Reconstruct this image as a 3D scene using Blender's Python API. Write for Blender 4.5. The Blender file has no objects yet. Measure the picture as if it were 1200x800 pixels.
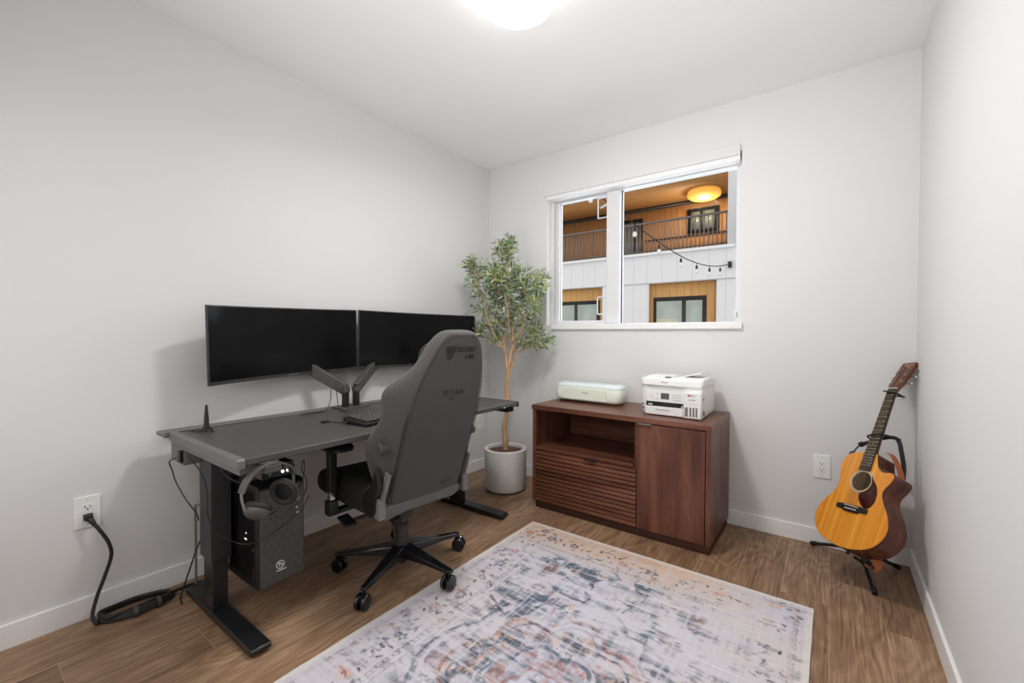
import bpy, bmesh, math, random
import numpy as np
from mathutils import Vector, Matrix
random.seed(7)
sc = bpy.context.scene
C = sc.collection
PI = math.pi
rad = math.radians

# ------------------------------------------------------------------ colour / materials
def lin(c):
    c = c / 255.0
    return c / 12.92 if c <= 0.04045 else ((c + 0.055) / 1.055) ** 2.4
def rgb(r, g, b): return (lin(r), lin(g), lin(b), 1.0)

def mat(name, col, rough=0.6, metal=0.0, spec=0.5, coat=0.0, emis=None, estr=0.0, noise=None, bump=None, sheen=0.0):
    """noise=(scale, amount, stretch) value variation ; bump=(scale, strength)"""
    m = bpy.data.materials.new(name); m.use_nodes = True
    nt = m.node_tree; b = nt.nodes['Principled BSDF']
    b.inputs['Base Color'].default_value = col
    b.inputs['Roughness'].default_value = rough
    b.inputs['Metallic'].default_value = metal
    b.inputs['Specular IOR Level'].default_value = spec
    b.inputs['Coat Weight'].default_value = coat
    b.inputs['Sheen Weight'].default_value = sheen
    if emis:
        b.inputs['Emission Color'].default_value = emis
        b.inputs['Emission Strength'].default_value = estr
    if noise or bump:
        tc = nt.nodes.new('ShaderNodeTexCoord')
    if noise:
        mp = nt.nodes.new('ShaderNodeMapping'); nt.links.new(tc.outputs['Object'], mp.inputs['Vector'])
        if len(noise) > 2: mp.inputs['Scale'].default_value = noise[2]
        n = nt.nodes.new('ShaderNodeTexNoise'); n.inputs['Scale'].default_value = noise[0]; n.inputs['Detail'].default_value = 5
        nt.links.new(mp.outputs[0], n.inputs['Vector'])
        mr = nt.nodes.new('ShaderNodeMapRange')
        mr.inputs['From Min'].default_value = 0.25; mr.inputs['From Max'].default_value = 0.75
        mr.inputs['To Min'].default_value = 1 - noise[1]; mr.inputs['To Max'].default_value = 1 + noise[1]
        nt.links.new(n.outputs['Fac'], mr.inputs['Value'])
        mx = nt.nodes.new('ShaderNodeVectorMath'); mx.operation = 'SCALE'
        mx.inputs[0].default_value = col[:3]
        nt.links.new(mr.outputs[0], mx.inputs['Scale'])
        nt.links.new(mx.outputs[0], b.inputs['Base Color'])
    if bump:
        n2 = nt.nodes.new('ShaderNodeTexNoise'); n2.inputs['Scale'].default_value = bump[0]; n2.inputs['Detail'].default_value = 3
        nt.links.new(tc.outputs['Object'], n2.inputs['Vector'])
        bp = nt.nodes.new('ShaderNodeBump'); bp.inputs['Strength'].default_value = bump[1]; bp.inputs['Distance'].default_value = 0.002
        nt.links.new(n2.outputs['Fac'], bp.inputs['Height'])
        nt.links.new(bp.outputs[0], b.inputs['Normal'])
    return m

def wood(name, stops, scale, stretch, rough=0.45, fine=0.12, rings=0.0, spec=0.4, bump=0.05):
    """grain runs along the axis whose stretch value is smallest"""
    m = bpy.data.materials.new(name); m.use_nodes = True
    nt = m.node_tree; L = nt.links; b = nt.nodes['Principled BSDF']
    tc = nt.nodes.new('ShaderNodeTexCoord')
    mp = nt.nodes.new('ShaderNodeMapping'); mp.inputs['Scale'].default_value = stretch
    L.new(tc.outputs['Object'], mp.inputs['Vector'])
    n = nt.nodes.new('ShaderNodeTexNoise'); n.inputs['Scale'].default_value = scale; n.inputs['Detail'].default_value = 4; n.inputs['Distortion'].default_value = rings
    L.new(mp.outputs[0], n.inputs['Vector'])
    cr = nt.nodes.new('ShaderNodeValToRGB')
    els = cr.color_ramp.elements
    while len(els) < len(stops): els.new(0.5)
    for e, (p, c) in zip(els, stops): e.position = p; e.color = c
    L.new(n.outputs['Fac'], cr.inputs['Fac'])
    n2 = nt.nodes.new('ShaderNodeTexNoise'); n2.inputs['Scale'].default_value = scale * 9; n2.inputs['Detail'].default_value = 4
    L.new(mp.outputs[0], n2.inputs['Vector'])
    mr = nt.nodes.new('ShaderNodeMapRange'); mr.inputs['From Min'].default_value = .3; mr.inputs['From Max'].default_value = .7
    mr.inputs['To Min'].default_value = 1 - fine; mr.inputs['To Max'].default_value = 1 + fine
    L.new(n2.outputs['Fac'], mr.inputs['Value'])
    sc_ = nt.nodes.new('ShaderNodeVectorMath'); sc_.operation = 'SCALE'
    L.new(cr.outputs['Color'], sc_.inputs[0]); L.new(mr.outputs[0], sc_.inputs['Scale'])
    L.new(sc_.outputs[0], b.inputs['Base Color'])
    b.inputs['Roughness'].default_value = rough; b.inputs['Specular IOR Level'].default_value = spec
    bp = nt.nodes.new('ShaderNodeBump'); bp.inputs['Strength'].default_value = bump; bp.inputs['Distance'].default_value = 0.001
    L.new(n2.outputs['Fac'], bp.inputs['Height']); L.new(bp.outputs[0], b.inputs['Normal'])
    return m

def glass(name, tint=(1, 1, 1, 1), gloss=0.06, rough=0.0):
    m = bpy.data.materials.new(name); m.use_nodes = True
    nt = m.node_tree; nt.nodes.clear()
    o = nt.nodes.new('ShaderNodeOutputMaterial'); mx = nt.nodes.new('ShaderNodeMixShader')
    t = nt.nodes.new('ShaderNodeBsdfTransparent'); t.inputs['Color'].default_value = tint
    g = nt.nodes.new('ShaderNodeBsdfGlossy'); g.inputs['Roughness'].default_value = rough
    mx.inputs['Fac'].default_value = gloss
    nt.links.new(t.outputs[0], mx.inputs[1]); nt.links.new(g.outputs[0], mx.inputs[2]); nt.links.new(mx.outputs[0], o.inputs['Surface'])
    return m

# ------------------------------------------------------------------ mesh builder
def catmull(pts, n=8, closed=False):
    P = [Vector(p) for p in pts]; out = []
    N = len(P)
    rng = range(N if closed else N - 1)
    for i in rng:
        if closed: a, b, c, d = P[(i - 1) % N], P[i], P[(i + 1) % N], P[(i + 2) % N]
        else: a, b, c, d = P[max(i - 1, 0)], P[i], P[i + 1], P[min(i + 2, N - 1)]
        for k in range(n):
            t = k / n
            out.append(0.5 * ((2 * b) + (c - a) * t + (2 * a - 5 * b + 4 * c - d) * t * t + (3 * b - a - 3 * c + d) * t ** 3))
    if not closed: out.append(P[-1].copy())
    return out

class MB:
    def __init__(s): s.v = []; s.f = []; s.mi = []; s.cur = 0
    def m(s, i): s.cur = i; return s
    def add(s, vs, fs):
        o = len(s.v); s.v += [tuple(v) for v in vs]
        for f in fs: s.f.append([o + i for i in f]); s.mi.append(s.cur)
        return s
    def box(s, x0, x1, y0, y1, z0, z1):
        vs = [(x0, y0, z0), (x1, y0, z0), (x1, y1, z0), (x0, y1, z0), (x0, y0, z1), (x1, y0, z1), (x1, y1, z1), (x0, y1, z1)]
        return s.add(vs, [(0, 3, 2, 1), (4, 5, 6, 7), (0, 1, 5, 4), (1, 2, 6, 5), (2, 3, 7, 6), (3, 0, 4, 7)])
    def obox(s, c, size, M):
        vs = []
        for z in (-.5, .5):
            for (x, y) in ((-.5, -.5), (.5, -.5), (.5, .5), (-.5, .5)):
                vs.append(Vector(c) + M @ Vector((x * size[0], y * size[1], z * size[2])))
        return s.add(vs, [(0, 3, 2, 1), (4, 5, 6, 7), (0, 1, 5, 4), (1, 2, 6, 5), (2, 3, 7, 6), (3, 0, 4, 7)])
    def bar(s, a, b, w, h, up=(0, 0, 1)):
        a = Vector(a); b = Vector(b); d = (b - a); L = d.length; d.normalize()
        u = Vector(up); r = d.cross(u).normalized(); u = r.cross(d).normalized()
        M = Matrix((r, u, d)).transposed()
        return s.obox((a + b) / 2, (w, h, L), M)
    def loft(s, rings, cap=True, closed=True):
        o = len(s.v); n = len(rings[0])
        for r in rings: s.v += [tuple(p) for p in r]
        for i in range(len(rings) - 1):
            for k in range(n if closed else n - 1):
                k2 = (k + 1) % n
                s.f.append([o + i * n + k, o + i * n + k2, o + (i + 1) * n + k2, o + (i + 1) * n + k]); s.mi.append(s.cur)
        if cap:
            s.f.append([o + k for k in reversed(range(n))]); s.mi.append(s.cur)
            s.f.append([o + (len(rings) - 1) * n + k for k in range(n)]); s.mi.append(s.cur)
        return s
    def cyl(s, a, b, r0, r1=None, n=16):
        if r1 is None: r1 = r0
        return s.tube([a, b], [r0, r1], n)
    def tube(s, path, r, n=8, flat=None, up=None, closed=False):
        P = [Vector(p) for p in path]
        if not isinstance(r, (list, tuple)): r = [r] * len(P)
        rings = []; N = len(P)
        t0 = (P[1] - P[0]).normalized()
        ref = Vector(up) if up else (Vector((0, 0, 1)) if abs(t0.z) < .9 else Vector((1, 0, 0)))
        for i in range(N):
            if closed: t = (P[(i + 1) % N] - P[(i - 1) % N]).normalized()
            else: t = (P[min(i + 1, N - 1)] - P[max(i - 1, 0)]).normalized()
            a = ref - t * ref.dot(t)
            if a.length < 1e-5: a = t.orthogonal()
            a.normalize(); bb = t.cross(a)
            if not up: ref = a
            fl = flat or 1.0
            rings.append([P[i] + (a * math.cos(2 * PI * k / n) * fl + bb * math.sin(2 * PI * k / n)) * r[i] for k in range(n)])
        if closed:
            rings.append(rings[0]); return s.loft(rings, cap=False)
        return s.loft(rings)
    def lathe(s, prof, c=(0, 0, 0), axis=(0, 0, 1), n=24, sx=1.0, sy=1.0, cap=True):
        ax = Vector(axis).normalized(); q = Vector((0, 0, 1)).rotation_difference(ax); c = Vector(c)
        rings = [[c + q @ Vector((r * math.cos(2 * PI * k / n) * sx, r * math.sin(2 * PI * k / n) * sy, z)) for k in range(n)] for r, z in prof]
        return s.loft(rings, cap=cap)
    def prism(s, pts, fn, h0, h1):
        """pts 2-D polygon, fn(a,b,h)->xyz"""
        n = len(pts)
        vs = [fn(a, b, h0) for a, b in pts] + [fn(a, b, h1) for a, b in pts]
        fs = [list(reversed(range(n))), list(range(n, 2 * n))] + [[i, (i + 1) % n, n + (i + 1) % n, n + i] for i in range(n)]
        return s.add(vs, fs)
    def sphere(s, c, r, n=16, k=10):
        if not isinstance(r, (tuple, list)): r = (r, r, r)
        rings = []
        for i in range(1, k):
            a = PI * i / k
            rings.append([(c[0] + r[0] * math.sin(a) * math.cos(2 * PI * j / n), c[1] + r[1] * math.sin(a) * math.sin(2 * PI * j / n), c[2] - r[2] * math.cos(a)) for j in range(n)])
        return s.loft(rings)
    def build(s, name, m, parent=None, bevel=0, smooth=35, seg=2, sub=0):
        me = bpy.data.meshes.new(name); me.from_pydata(s.v, [], s.f)
        ms = m if isinstance(m, (list, tuple)) else [m]
        for x in ms: me.materials.append(x)
        if len(ms) > 1: me.polygons.foreach_set('material_index', s.mi)
        bm = bmesh.new(); bm.from_mesh(me); bmesh.ops.recalc_face_normals(bm, faces=bm.faces)
        if smooth and not sub:
            for e in bm.edges:
                if len(e.link_faces) == 2 and e.calc_face_angle(0) > rad(smooth): e.smooth = False
        bm.to_mesh(me); bm.free()
        if smooth: me.polygons.foreach_set('use_smooth', [True] * len(me.polygons))
        o = bpy.data.objects.new(name, me); C.objects.link(o)
        if parent: o.parent = parent
        if bevel:
            b = o.modifiers.new('b', 'BEVEL'); b.width = bevel; b.segments = seg; b.limit_method = 'ANGLE'; b.angle_limit = rad(35)
            b.harden_normals = False
        if sub:
            b = o.modifiers.new('s', 'SUBSURF'); b.levels = sub; b.render_levels = sub
        return o

def tag(o, label=None, cat=None, group=None, kind=None):
    if label: o['label'] = label
    if cat: o['category'] = cat
    if group: o['group'] = group
    if kind: o['kind'] = kind
    return o
def thing(name, label, cat, loc=(0, 0, 0), rz=0, group=None, M=None):
    o = bpy.data.objects.new(name, None); C.objects.link(o); o.empty_display_size = .05
    if M is not None: o.matrix_world = M
    else: o.location = loc; o.rotation_euler = (0, 0, rz)
    return tag(o, label, cat, group)
def struct(name, mb, m, parent=None, **k):
    o = mb.build(name, m, parent, **k)
    if not parent: o['kind'] = 'structure'
    return o
def text(name, s, size, M, m, parent, depth=.0004, align='CENTER', shear=0.0, sx=1.0, bold=0.0):
    cu = bpy.data.curves.new(name, 'FONT'); cu.body = s; cu.size = size; cu.extrude = depth; cu.align_x = align; cu.shear = shear; cu.offset = bold
    t = bpy.data.objects.new('tmp', cu); C.objects.link(t)
    bpy.context.view_layer.update()
    me = bpy.data.meshes.new_from_object(t.evaluated_get(bpy.context.evaluated_depsgraph_get()))
    bpy.data.objects.remove(t); me.transform(Matrix.Diagonal((sx, 1, 1, 1))); me.transform(M)
    me.materials.clear(); me.materials.append(m)
    o = bpy.data.objects.new(name, me); C.objects.link(o); o.parent = parent
    return o
def basis(o, x, y):
    """4x4 with local x,y axes as given (text is written in xy, faces z)"""
    x = Vector(x).normalized(); y = Vector(y); y = (y - x * y.dot(x)).normalized(); z = x.cross(y)
    M = Matrix((x, y, z)).transposed().to_4x4(); M.translation = Vector(o); return M

# ------------------------------------------------------------------ camera
f, yaw, pitch, roll = 507.869, 0.636842932, -0.0167585535, 0.00402961138
Fv = Vector((-math.sin(yaw) * math.cos(pitch), math.cos(yaw) * math.cos(pitch), math.sin(pitch)))
R0 = Vector((math.cos(yaw), math.sin(yaw), 0)); U0 = R0.cross(Fv)
Rv = R0 * math.cos(roll) + U0 * math.sin(roll); Uv = -R0 * math.sin(roll) + U0 * math.cos(roll)
cd = bpy.data.cameras.new('camera'); cam = bpy.data.objects.new('camera', cd); C.objects.link(cam)
Mc = Matrix((Rv, Uv, -Fv)).transposed().to_4x4(); Mc.translation = Vector((2.35161788, -2.84695472, 1.12453012))
cam.matrix_world = Mc
cd.sensor_width = 36; cd.lens = f / 1200 * 36; cd.clip_start = .02; cd.clip_end = 200
sc.camera = cam
sc.view_settings.view_transform = 'Standard'
sc.view_settings.look = 'None'
sc.view_settings.exposure = 0.0

# ------------------------------------------------------------------ common materials
M = {}
M['wall'] = mat('wall_paint', rgb(224, 224, 224), .85, spec=.2, bump=(180, .06))
M['ceil'] = mat('ceiling_paint', rgb(243, 243, 243), .9, spec=.1, bump=(120, .05))
M['trim'] = mat('trim_paint', rgb(240, 240, 240), .45, spec=.4)
M['vinyl'] = mat('window_vinyl', rgb(222, 222, 224), .4, spec=.4)
M['plate'] = mat('outlet_plastic', rgb(240, 240, 238), .35)
M['hole'] = mat('socket_dark', rgb(40, 40, 40), .6)
M['desktop'] = mat('desk_laminate', rgb(74, 73, 70), .42, spec=.5, bump=(900, .1))
M['deskmetal'] = mat('desk_steel', rgb(38, 38, 38), .38, spec=.5, bump=(1200, .08))
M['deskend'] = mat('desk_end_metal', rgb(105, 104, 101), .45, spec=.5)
M['blackmetal'] = mat('black_powder_coat', rgb(28, 29, 31), .35, spec=.5)
M['blackplastic'] = mat('black_plastic', rgb(30, 30, 30), .4)
M['rubber'] = mat('black_rubber', rgb(22, 22, 22), .6)
M['screen'] = mat('screen_glass', rgb(10, 10, 11), .10, spec=.14)
M['bezel'] = mat('bezel_plastic', rgb(45, 45, 45), .4)
M['fabric'] = mat('charcoal_fabric', rgb(76, 74, 74), .85, spec=.25, noise=(220, .10), bump=(600, .35), sheen=.15)
M['fabricdark'] = mat('seat_fabric', rgb(50, 49, 48), .85, spec=.2, noise=(220, .10), bump=(600, .35))
M['greymetal'] = mat('grey_cover', rgb(98, 97, 96), .45)
M['logo'] = mat('embroidery_black', rgb(36, 35, 34), .7)
M['gloss'] = mat('gloss_black', rgb(24, 26, 30), .16, spec=.6)
M['darkmech'] = mat('dark_mechanism', rgb(62, 58, 55), .45)
M['chrome'] = mat('chrome', rgb(190, 190, 190), .15, metal=1)
M['potwhite'] = mat('white_ceramic', rgb(226, 225, 223), .5, spec=.35)
M['soil'] = mat('soil', rgb(96, 70, 56), .95, noise=(90, .5), bump=(120, 1))
M['white'] = mat('printer_white', rgb(236, 236, 234), .4)
M['greypanel'] = mat('printer_grey', rgb(196, 197, 198), .4)
M['lcd'] = mat('lcd_grey', rgb(92, 92, 92), .25)
M['mint'] = mat('mint_plastic', rgb(238, 244, 230), .4)
M['mintlid'] = mat('mint_lid', rgb(226, 238, 238), .25)
M['darkgrey'] = mat('dark_grey_plastic', rgb(74, 73, 72), .45)
M['midgrey'] = mat('mid_grey', rgb(120, 119, 118), .4)
M['led'] = mat('white_led', rgb(240, 240, 240), .4, emis=(1, 1, 1, 1), estr=2.0)
M['cable'] = mat('black_cable', rgb(34, 33, 33), .5)
M['greycable'] = mat('grey_cable', rgb(120, 118, 115), .6, noise=(400, .4))

# ------------------------------------------------------------------ room shell
W, H, YF, TH = 2.6787, 2.5, -3.45, .16
# floor: one mesh, planks as quads, seams and grain in the material
fl = bpy.data.meshes.new('floor')
vs, fs, uvs, cols = [], [], [], []
pw = .175; x0 = .08 - pw * 2
special = {2: .43 + pw}
col_i = 0; x = x0
ends_at = {2: -2.594, 3: -2.245, 14: -.383, 15: -.683}   # plank columns whose ends show
while x < W + .1:
    xa, xb = max(x, -.05), min(x + pw, W + .05)
    if xb > xa:
        ci = round((x - .08) / pw)
        rr = random.Random(100 + ci)
        key = ci
        base = {1: -2.594, 2: -2.245, 13: -.383, 14: -.683}.get(key, rr.uniform(-1.2, 0))
        y = base
        while y < .3: y += 1.28
        while y > YF - .1:
            y2 = y - 1.28
            ya, yb = max(y2, YF - .05), min(y, .05)
            if yb > ya:
                k = len(vs); vs += [(xa, ya, 0), (xb, ya, 0), (xb, yb, 0), (xa, yb, 0)]; fs.append((k, k + 1, k + 2, k + 3))
                ua, ub = (xa - x) / pw, (xb - x) / pw; va, vb = (ya - y2), (yb - y2)
                uvs += [(ua, va), (ub, va), (ub, vb), (ua, vb)]
                c = (rr.random(), rr.random(), rr.random(), 1); cols += [c] * 4
            y = y2
    x += pw
fl.from_pydata(vs, [], fs)
uvl = fl.uv_layers.new(name='UVMap')
for i, u in enumerate(uvs): uvl.data[i].uv = u
ca = fl.color_attributes.new('plank', 'FLOAT_COLOR', 'CORNER')
for i, c in enumerate(cols): ca.data[i].color = c
# solid slab under the planks
fm = bpy.data.materials.new('oak_vinyl_planks'); fm.use_nodes = True
nt = fm.node_tree; L = nt.links; b = nt.nodes['Principled BSDF']
at = nt.nodes.new('ShaderNodeAttribute'); at.attribute_name = 'plank'
uv = nt.nodes.new('ShaderNodeUVMap'); uv.uv_map = 'UVMap'
sx = nt.nodes.new('ShaderNodeSeparateXYZ'); L.new(uv.outputs[0], sx.inputs[0])
def math_(op, a, bb=None, c=None):
    n = nt.nodes.new('ShaderNodeMath'); n.operation = op
    for i, x_ in enumerate((a, bb, c)):
        if x_ is None: continue
        if isinstance(x_, (int, float)): n.inputs[i].default_value = x_
        else: L.new(x_, n.inputs[i])
    return n.outputs[0]
scol = nt.nodes.new('ShaderNodeSeparateColor'); L.new(at.outputs['Color'], scol.inputs[0])
# local coordinates with random offset per plank
cx = math_('ADD', math_('MULTIPLY', sx.outputs[0], pw), math_('MULTIPLY', scol.outputs[0], 37.0))
cy = math_('ADD', sx.outputs[1], math_('MULTIPLY', scol.outputs[1], 53.0))
cmb = nt.nodes.new('ShaderNodeCombineXYZ'); L.new(cx, cmb.inputs[0]); L.new(cy, cmb.inputs[1])
def fnoise(scale, stretch, detail, dist=0.0):
    mp = nt.nodes.new('ShaderNodeMapping'); mp.inputs['Scale'].default_value = stretch; L.new(cmb.outputs[0], mp.inputs['Vector'])
    n = nt.nodes.new('ShaderNodeTexNoise'); n.inputs['Scale'].default_value = scale; n.inputs['Detail'].default_value = detail; n.inputs['Distortion'].default_value = dist
    L.new(mp.outputs[0], n.inputs['Vector']); return n.outputs['Fac']
big = fnoise(3.0, (1.6, .45, 1), 2, .3)
rings = math_('FRACT', math_('MULTIPLY', big, 13.0))           # contour lines of a smooth noise = cathedral grain
rings = math_('ABSOLUTE', math_('SUBTRACT', rings, .5))
fine = fnoise(120, (1, .045, 1), 5)
mid = fnoise(9, (1, .12, 1), 3, .6)
v = math_('ADD', math_('MULTIPLY', rings, .20), math_('MULTIPLY', fine, .52))
v = math_('ADD', v, math_('MULTIPLY', mid, .33))
v = math_('ADD', v, math_('MULTIPLY', math_('SUBTRACT', scol.outputs[2], .5), .13))
cr = nt.nodes.new('ShaderNodeValToRGB'); L.new(v, cr.inputs['Fac'])
els = cr.color_ramp.elements; els.new(.5); els.new(.6)
for e, (p, c) in zip(els, [(.28, rgb(92, 66, 48)), (.42, rgb(128, 98, 74)), (.52, rgb(148, 117, 90)), (.66, rgb(178, 147, 118))]): e.position = p; e.color = c
ex = math_('MINIMUM', sx.outputs[0], math_('SUBTRACT', 1.0, sx.outputs[0]))
ex = math_('LESS_THAN', ex, .009)
ey = math_('MINIMUM', sx.outputs[1], math_('SUBTRACT', 1.28, sx.outputs[1]))
ey = math_('LESS_THAN', ey, .0015)
seam = math_('MAXIMUM', ex, ey)
mx = nt.nodes.new('ShaderNodeMix'); mx.data_type = 'RGBA'
L.new(math_('MULTIPLY', seam, .42), mx.inputs[0]); L.new(cr.outputs['Color'], mx.inputs[6]); mx.inputs[7].default_value = rgb(182, 154, 128)
L.new(mx.outputs[2], b.inputs['Base Color'])
b.inputs['Roughness'].default_value = .42; b.inputs['Specular IOR Level'].default_value = .4
bp = nt.nodes.new('ShaderNodeBump'); bp.inputs['Strength'].default_value = .15; bp.inputs['Distance'].default_value = .001
L.new(math_('SUBTRACT', fine, seam), bp.inputs['Height']); L.new(bp.outputs[0], b.inputs['Normal'])
fl.materials.append(fm)
fo = bpy.data.objects.new('floor', fl); C.objects.link(fo); fo['kind'] = 'structure'

OX0, OX1, OZ0, OZ1 = .577, 1.912, 1.196, 2.205
struct('wall_left', MB().box(-TH, 0, YF - TH, TH, -.1, H), M['wall'], smooth=0)
struct('wall_right', MB().box(W, W + TH, YF - TH, TH, -.1, H), M['wall'], smooth=0)
wb = MB()
for (a, b_, c, d) in ((0, OX0, 0, H), (OX1, W, 0, H), (OX0, OX1, 0, OZ0), (OX0, OX1, OZ1, H)):
    wb.box(a, b_, 0, TH, c - (.1 if c == 0 else 0), d)
struct('wall_back', wb, M['wall'], smooth=0)
struct('wall_front', MB().box(0, W, YF - TH, YF, -.1, H), M['wall'], smooth=0)
struct('ceiling', MB().box(-TH, W + TH, YF - TH, TH, H, H + .15), M['ceil'], smooth=0)
BH, BT = .0865, .012
struct('baseboard_left', MB().box(0, BT, YF, 0, 0, BH), M['trim'], bevel=.002)
struct('baseboard_back', MB().box(BT, W - BT, -BT, 0, 0, BH), M['trim'], bevel=.002)
struct('baseboard_right', MB().box(W - BT, W, YF, 0, 0, BH), M['trim'], bevel=.002)
struct('baseboard_front', MB().box(BT, W - BT, YF, YF + BT, 0, BH), M['trim'], bevel=.002)

# ------------------------------------------------------------------ window
win = bpy.data.objects.new('window_1', None); C.objects.link(win); win['kind'] = 'structure'; win.location = (1.24, 0, 1.2)
def wpart(name, mb, m, parent=win, **k):
    mb.v = [(a - 1.24, b_, c - 1.2) for a, b_, c in mb.v] if parent is win else mb.v
    return mb.build(name, m, parent, **k)
mbf = MB()
fy0, fy1 = .055, .13
mbf.box(OX0, OX0 + .03, fy0, fy1, OZ0, OZ1).box(OX1 - .034, OX1, fy0, fy1, OZ0, OZ1).box(OX0 + .03, OX1 - .034, fy0, fy1, OZ0, OZ0 + .01).box(OX0 + .03, OX1 - .034, fy0, fy1, 2.141, OZ1)
wpart('window_frame', mbf, M['vinyl'], bevel=.002)
wpart('mullion', MB().box(1.046, 1.142, fy0 - .004, fy1, OZ0 + .01, 2.141), M['vinyl'], bevel=.003)
sash = MB()
sash.box(OX0 + .03, .646, .072, .12, OZ0 + .01, 2.141).box(1.034, 1.046, .072, .12, OZ0 + .01, 2.141).box(.646, 1.034, .072, .12, OZ0 + .01, 1.228).box(.646, 1.034, .072, .12, 2.132, 2.141)
sash.box(OX0 + .034, OX0 + .04, .062, .072, OZ0 + .02, 2.13).box(OX0 + .048, OX0 + .055, .066, .072, OZ0 + .02, 2.13)
wpart('sash_frame', sash, M['vinyl'], bevel=.0015)
gk = mat('window_gasket', rgb(52, 50, 50), .5)
wpart('gasket', MB().box(.644, .6475, .088, .094, 1.228, 2.135).box(1.142, 1.1475, .088, .094, 1.206, 2.14), gk)
gm = glass('window_glass', tint=(.97, .975, .975, 1), gloss=.0004)
wpart('pane', MB().box(.646, 1.034, .098, .102, 1.226, 2.134), gm, smooth=0)
wpart('pane', MB().box(1.142, OX1 - .034, .098, .102, OZ0 + .008, 2.143), gm, smooth=0)
# head casing and sill board
wpart('head_casing', MB().box(.566, 1.905, -.02, 0, 2.176, 2.242), M['wall'], bevel=.001)
wpart('head_stop', MB().box(.578, 1.905, -.012, .055, 2.146, 2.1765), M['trim'], bevel=.003)
wpart('sill_board', MB().box(.632, 1.925, -.022, 0, 1.163, OZ0 + .002).box(OX0, OX1, .0005, .055, OZ0, OZ0 + .002), M['trim'], bevel=.003)
# white sash brackets
for (za, zb) in ((1.98, 2.125), (1.275, 1.40)):
    t = MB(); t.tube([(1.034, .112, zb), (.952, .112, zb - .0), (.948, .112, zb - .006), (.948, .112, za + .006), (.952, .112, za), (1.034, .112, za)], .005, 8)
    wpart('sash_bracket', t, M['vinyl'])
wpart('sash_latch', MB().bar((.965, .112, 2.055), (1.03, .112, 2.075), .008, .012), M['vinyl'])
wpart('restrictor', MB().box(1.876, 1.887, .03, .055, 1.235, 1.265).box(1.868, 1.88, .03, .04, 1.262, 1.270), M['vinyl'], bevel=.002)

# ------------------------------------------------------------------ outlets
def outlet(name, label, org, X, Yn, w=.077, h=.124, plug=False):
    """org centre on wall; X = rightwards on wall, Yn = outward normal"""
    Mx = Matrix((Vector(X), -Vector(Yn), Vector((0, 0, 1)))).transposed().to_4x4(); Mx.translation = Vector(org)
    t = thing(name, label, 'outlet', M=Mx)
    MB().box(-w / 2, w / 2, -.006, 0, -h / 2, h / 2).build('cover_plate', M['plate'], t, bevel=.002)
    r = MB().box(-.0165, .0165, -.0085, -.006, -.033, .033).build('receptacle', M['plate'], t, bevel=.0008)
    s = MB()
    for zc in (.017, -.017):
        s.box(-.0085, -.006, -.0092, -.0085, zc, zc + .009).box(.006, .0082, -.0092, -.0085, zc + .001, zc + .008)
        s.cyl((0, -.0085, zc - .005), (0, -.0093, zc - .005), .0028, n=10)
    s.build('slots', M['hole'], r)
    for zc in (.049, -.049): MB().cyl((0, -.006, zc), (0, -.0072, zc), .0028, n=10).build('screw', M['greypanel'], t)
    return t
outlet('wall_outlet', 'white duplex wall outlet with a thick black plug in its lower socket', (0, -2.477, .42), (0, 1, 0), (1, 0, 0))
outlet('wall_outlet', 'white duplex outlet on back wall behind the acoustic guitar', (2.315, 0, .4235), (1, 0, 0), (0, -1, 0))
outlet('wall_outlet', 'small white outlet on left wall under the far end of the desk, nearer the corner', (0, -.112, .40), (0, 1, 0), (1, 0, 0))
bp_ = thing('blank_wall_plate', 'blank white wall plate nearest the chair back, left of the corner outlet', 'wall plate', (0, -.235, .40))
MB().box(0, .006, -.038, .038, -.062, .062).build('cover_plate', M['plate'], bp_, bevel=.002)
MB().box(.006, .009, -.017, .017, -.033, .033).build('insert', M['plate'], bp_, bevel=.001)

# ------------------------------------------------------------------ ceiling lamp
lt = thing('ceiling_lamp', 'round white glass flush ceiling lamp, switched on', 'ceiling lamp', (1.345, -1.46, H))
MB().cyl((0, 0, 0), (0, 0, -.02), .10, n=40).build('ceiling_base', M['white'], lt)
shade = mat('opal_glass', rgb(255, 250, 240), .3, emis=(1, .96, .90, 1), estr=3.2)
MB().lathe([(.085, -.018), (.135, -.026), (.158, -.045), (.160, -.062), (.145, -.085), (.112, -.104), (.065, -.117), (.0, -.121)], n=48, cap=False).build('glass_shade', shade, lt)
MB().cyl((0, 0, -.119), (0, 0, -.128), .006, n=12).build('finial', M['white'], lt)

# ------------------------------------------------------------------ walnut cabinet
wst = [(.28, rgb(58, 34, 27)), (.42, rgb(92, 55, 42)), (.55, rgb(112, 69, 52)), (.72, rgb(140, 92, 70))]
Wv = wood('walnut_vertical', wst, 4.2, (3.2, 3.2, .28), .38, .10, .4)
Wh = wood('walnut_horizontal', wst, 4.2, (.28, 3.2, 3.2), .34, .10, .4)
cab = thing('walnut_cabinet', 'walnut cabinet with open shelf, slatted drawer and plain door below the window', 'cabinet', (1.325, -.26, 0))
def cb(name, x0, x1, y0, y1, z0, z1, m, p=None, bevel=.0015):
    return MB().box(x0 - 1.325, x1 - 1.325, y0 + .26, y1 + .26, z0, z1).build(name, m, p or cab, bevel=bevel)
cb('top_panel', .779, 1.869, -.503, -.014, .638, .667, Wh)
cb('side_panel', .784, .806, -.497, -.014, .044, .638, Wv)
cb('side_panel', 1.842, 1.866, -.500, -.014, .044, .638, Wv)
cb('divider', 1.462, 1.482, -.478, -.03, .044, .638, Wv)
cb('back_panel', .806, 1.842, -.03, -.016, .044, .638, Wh)
cb('shelf', .806, 1.462, -.497, -.03, .380, .398, Wh)
cb('bottom_panel', .806, 1.842, -.478, -.03, .044, .06, Wh)
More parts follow.
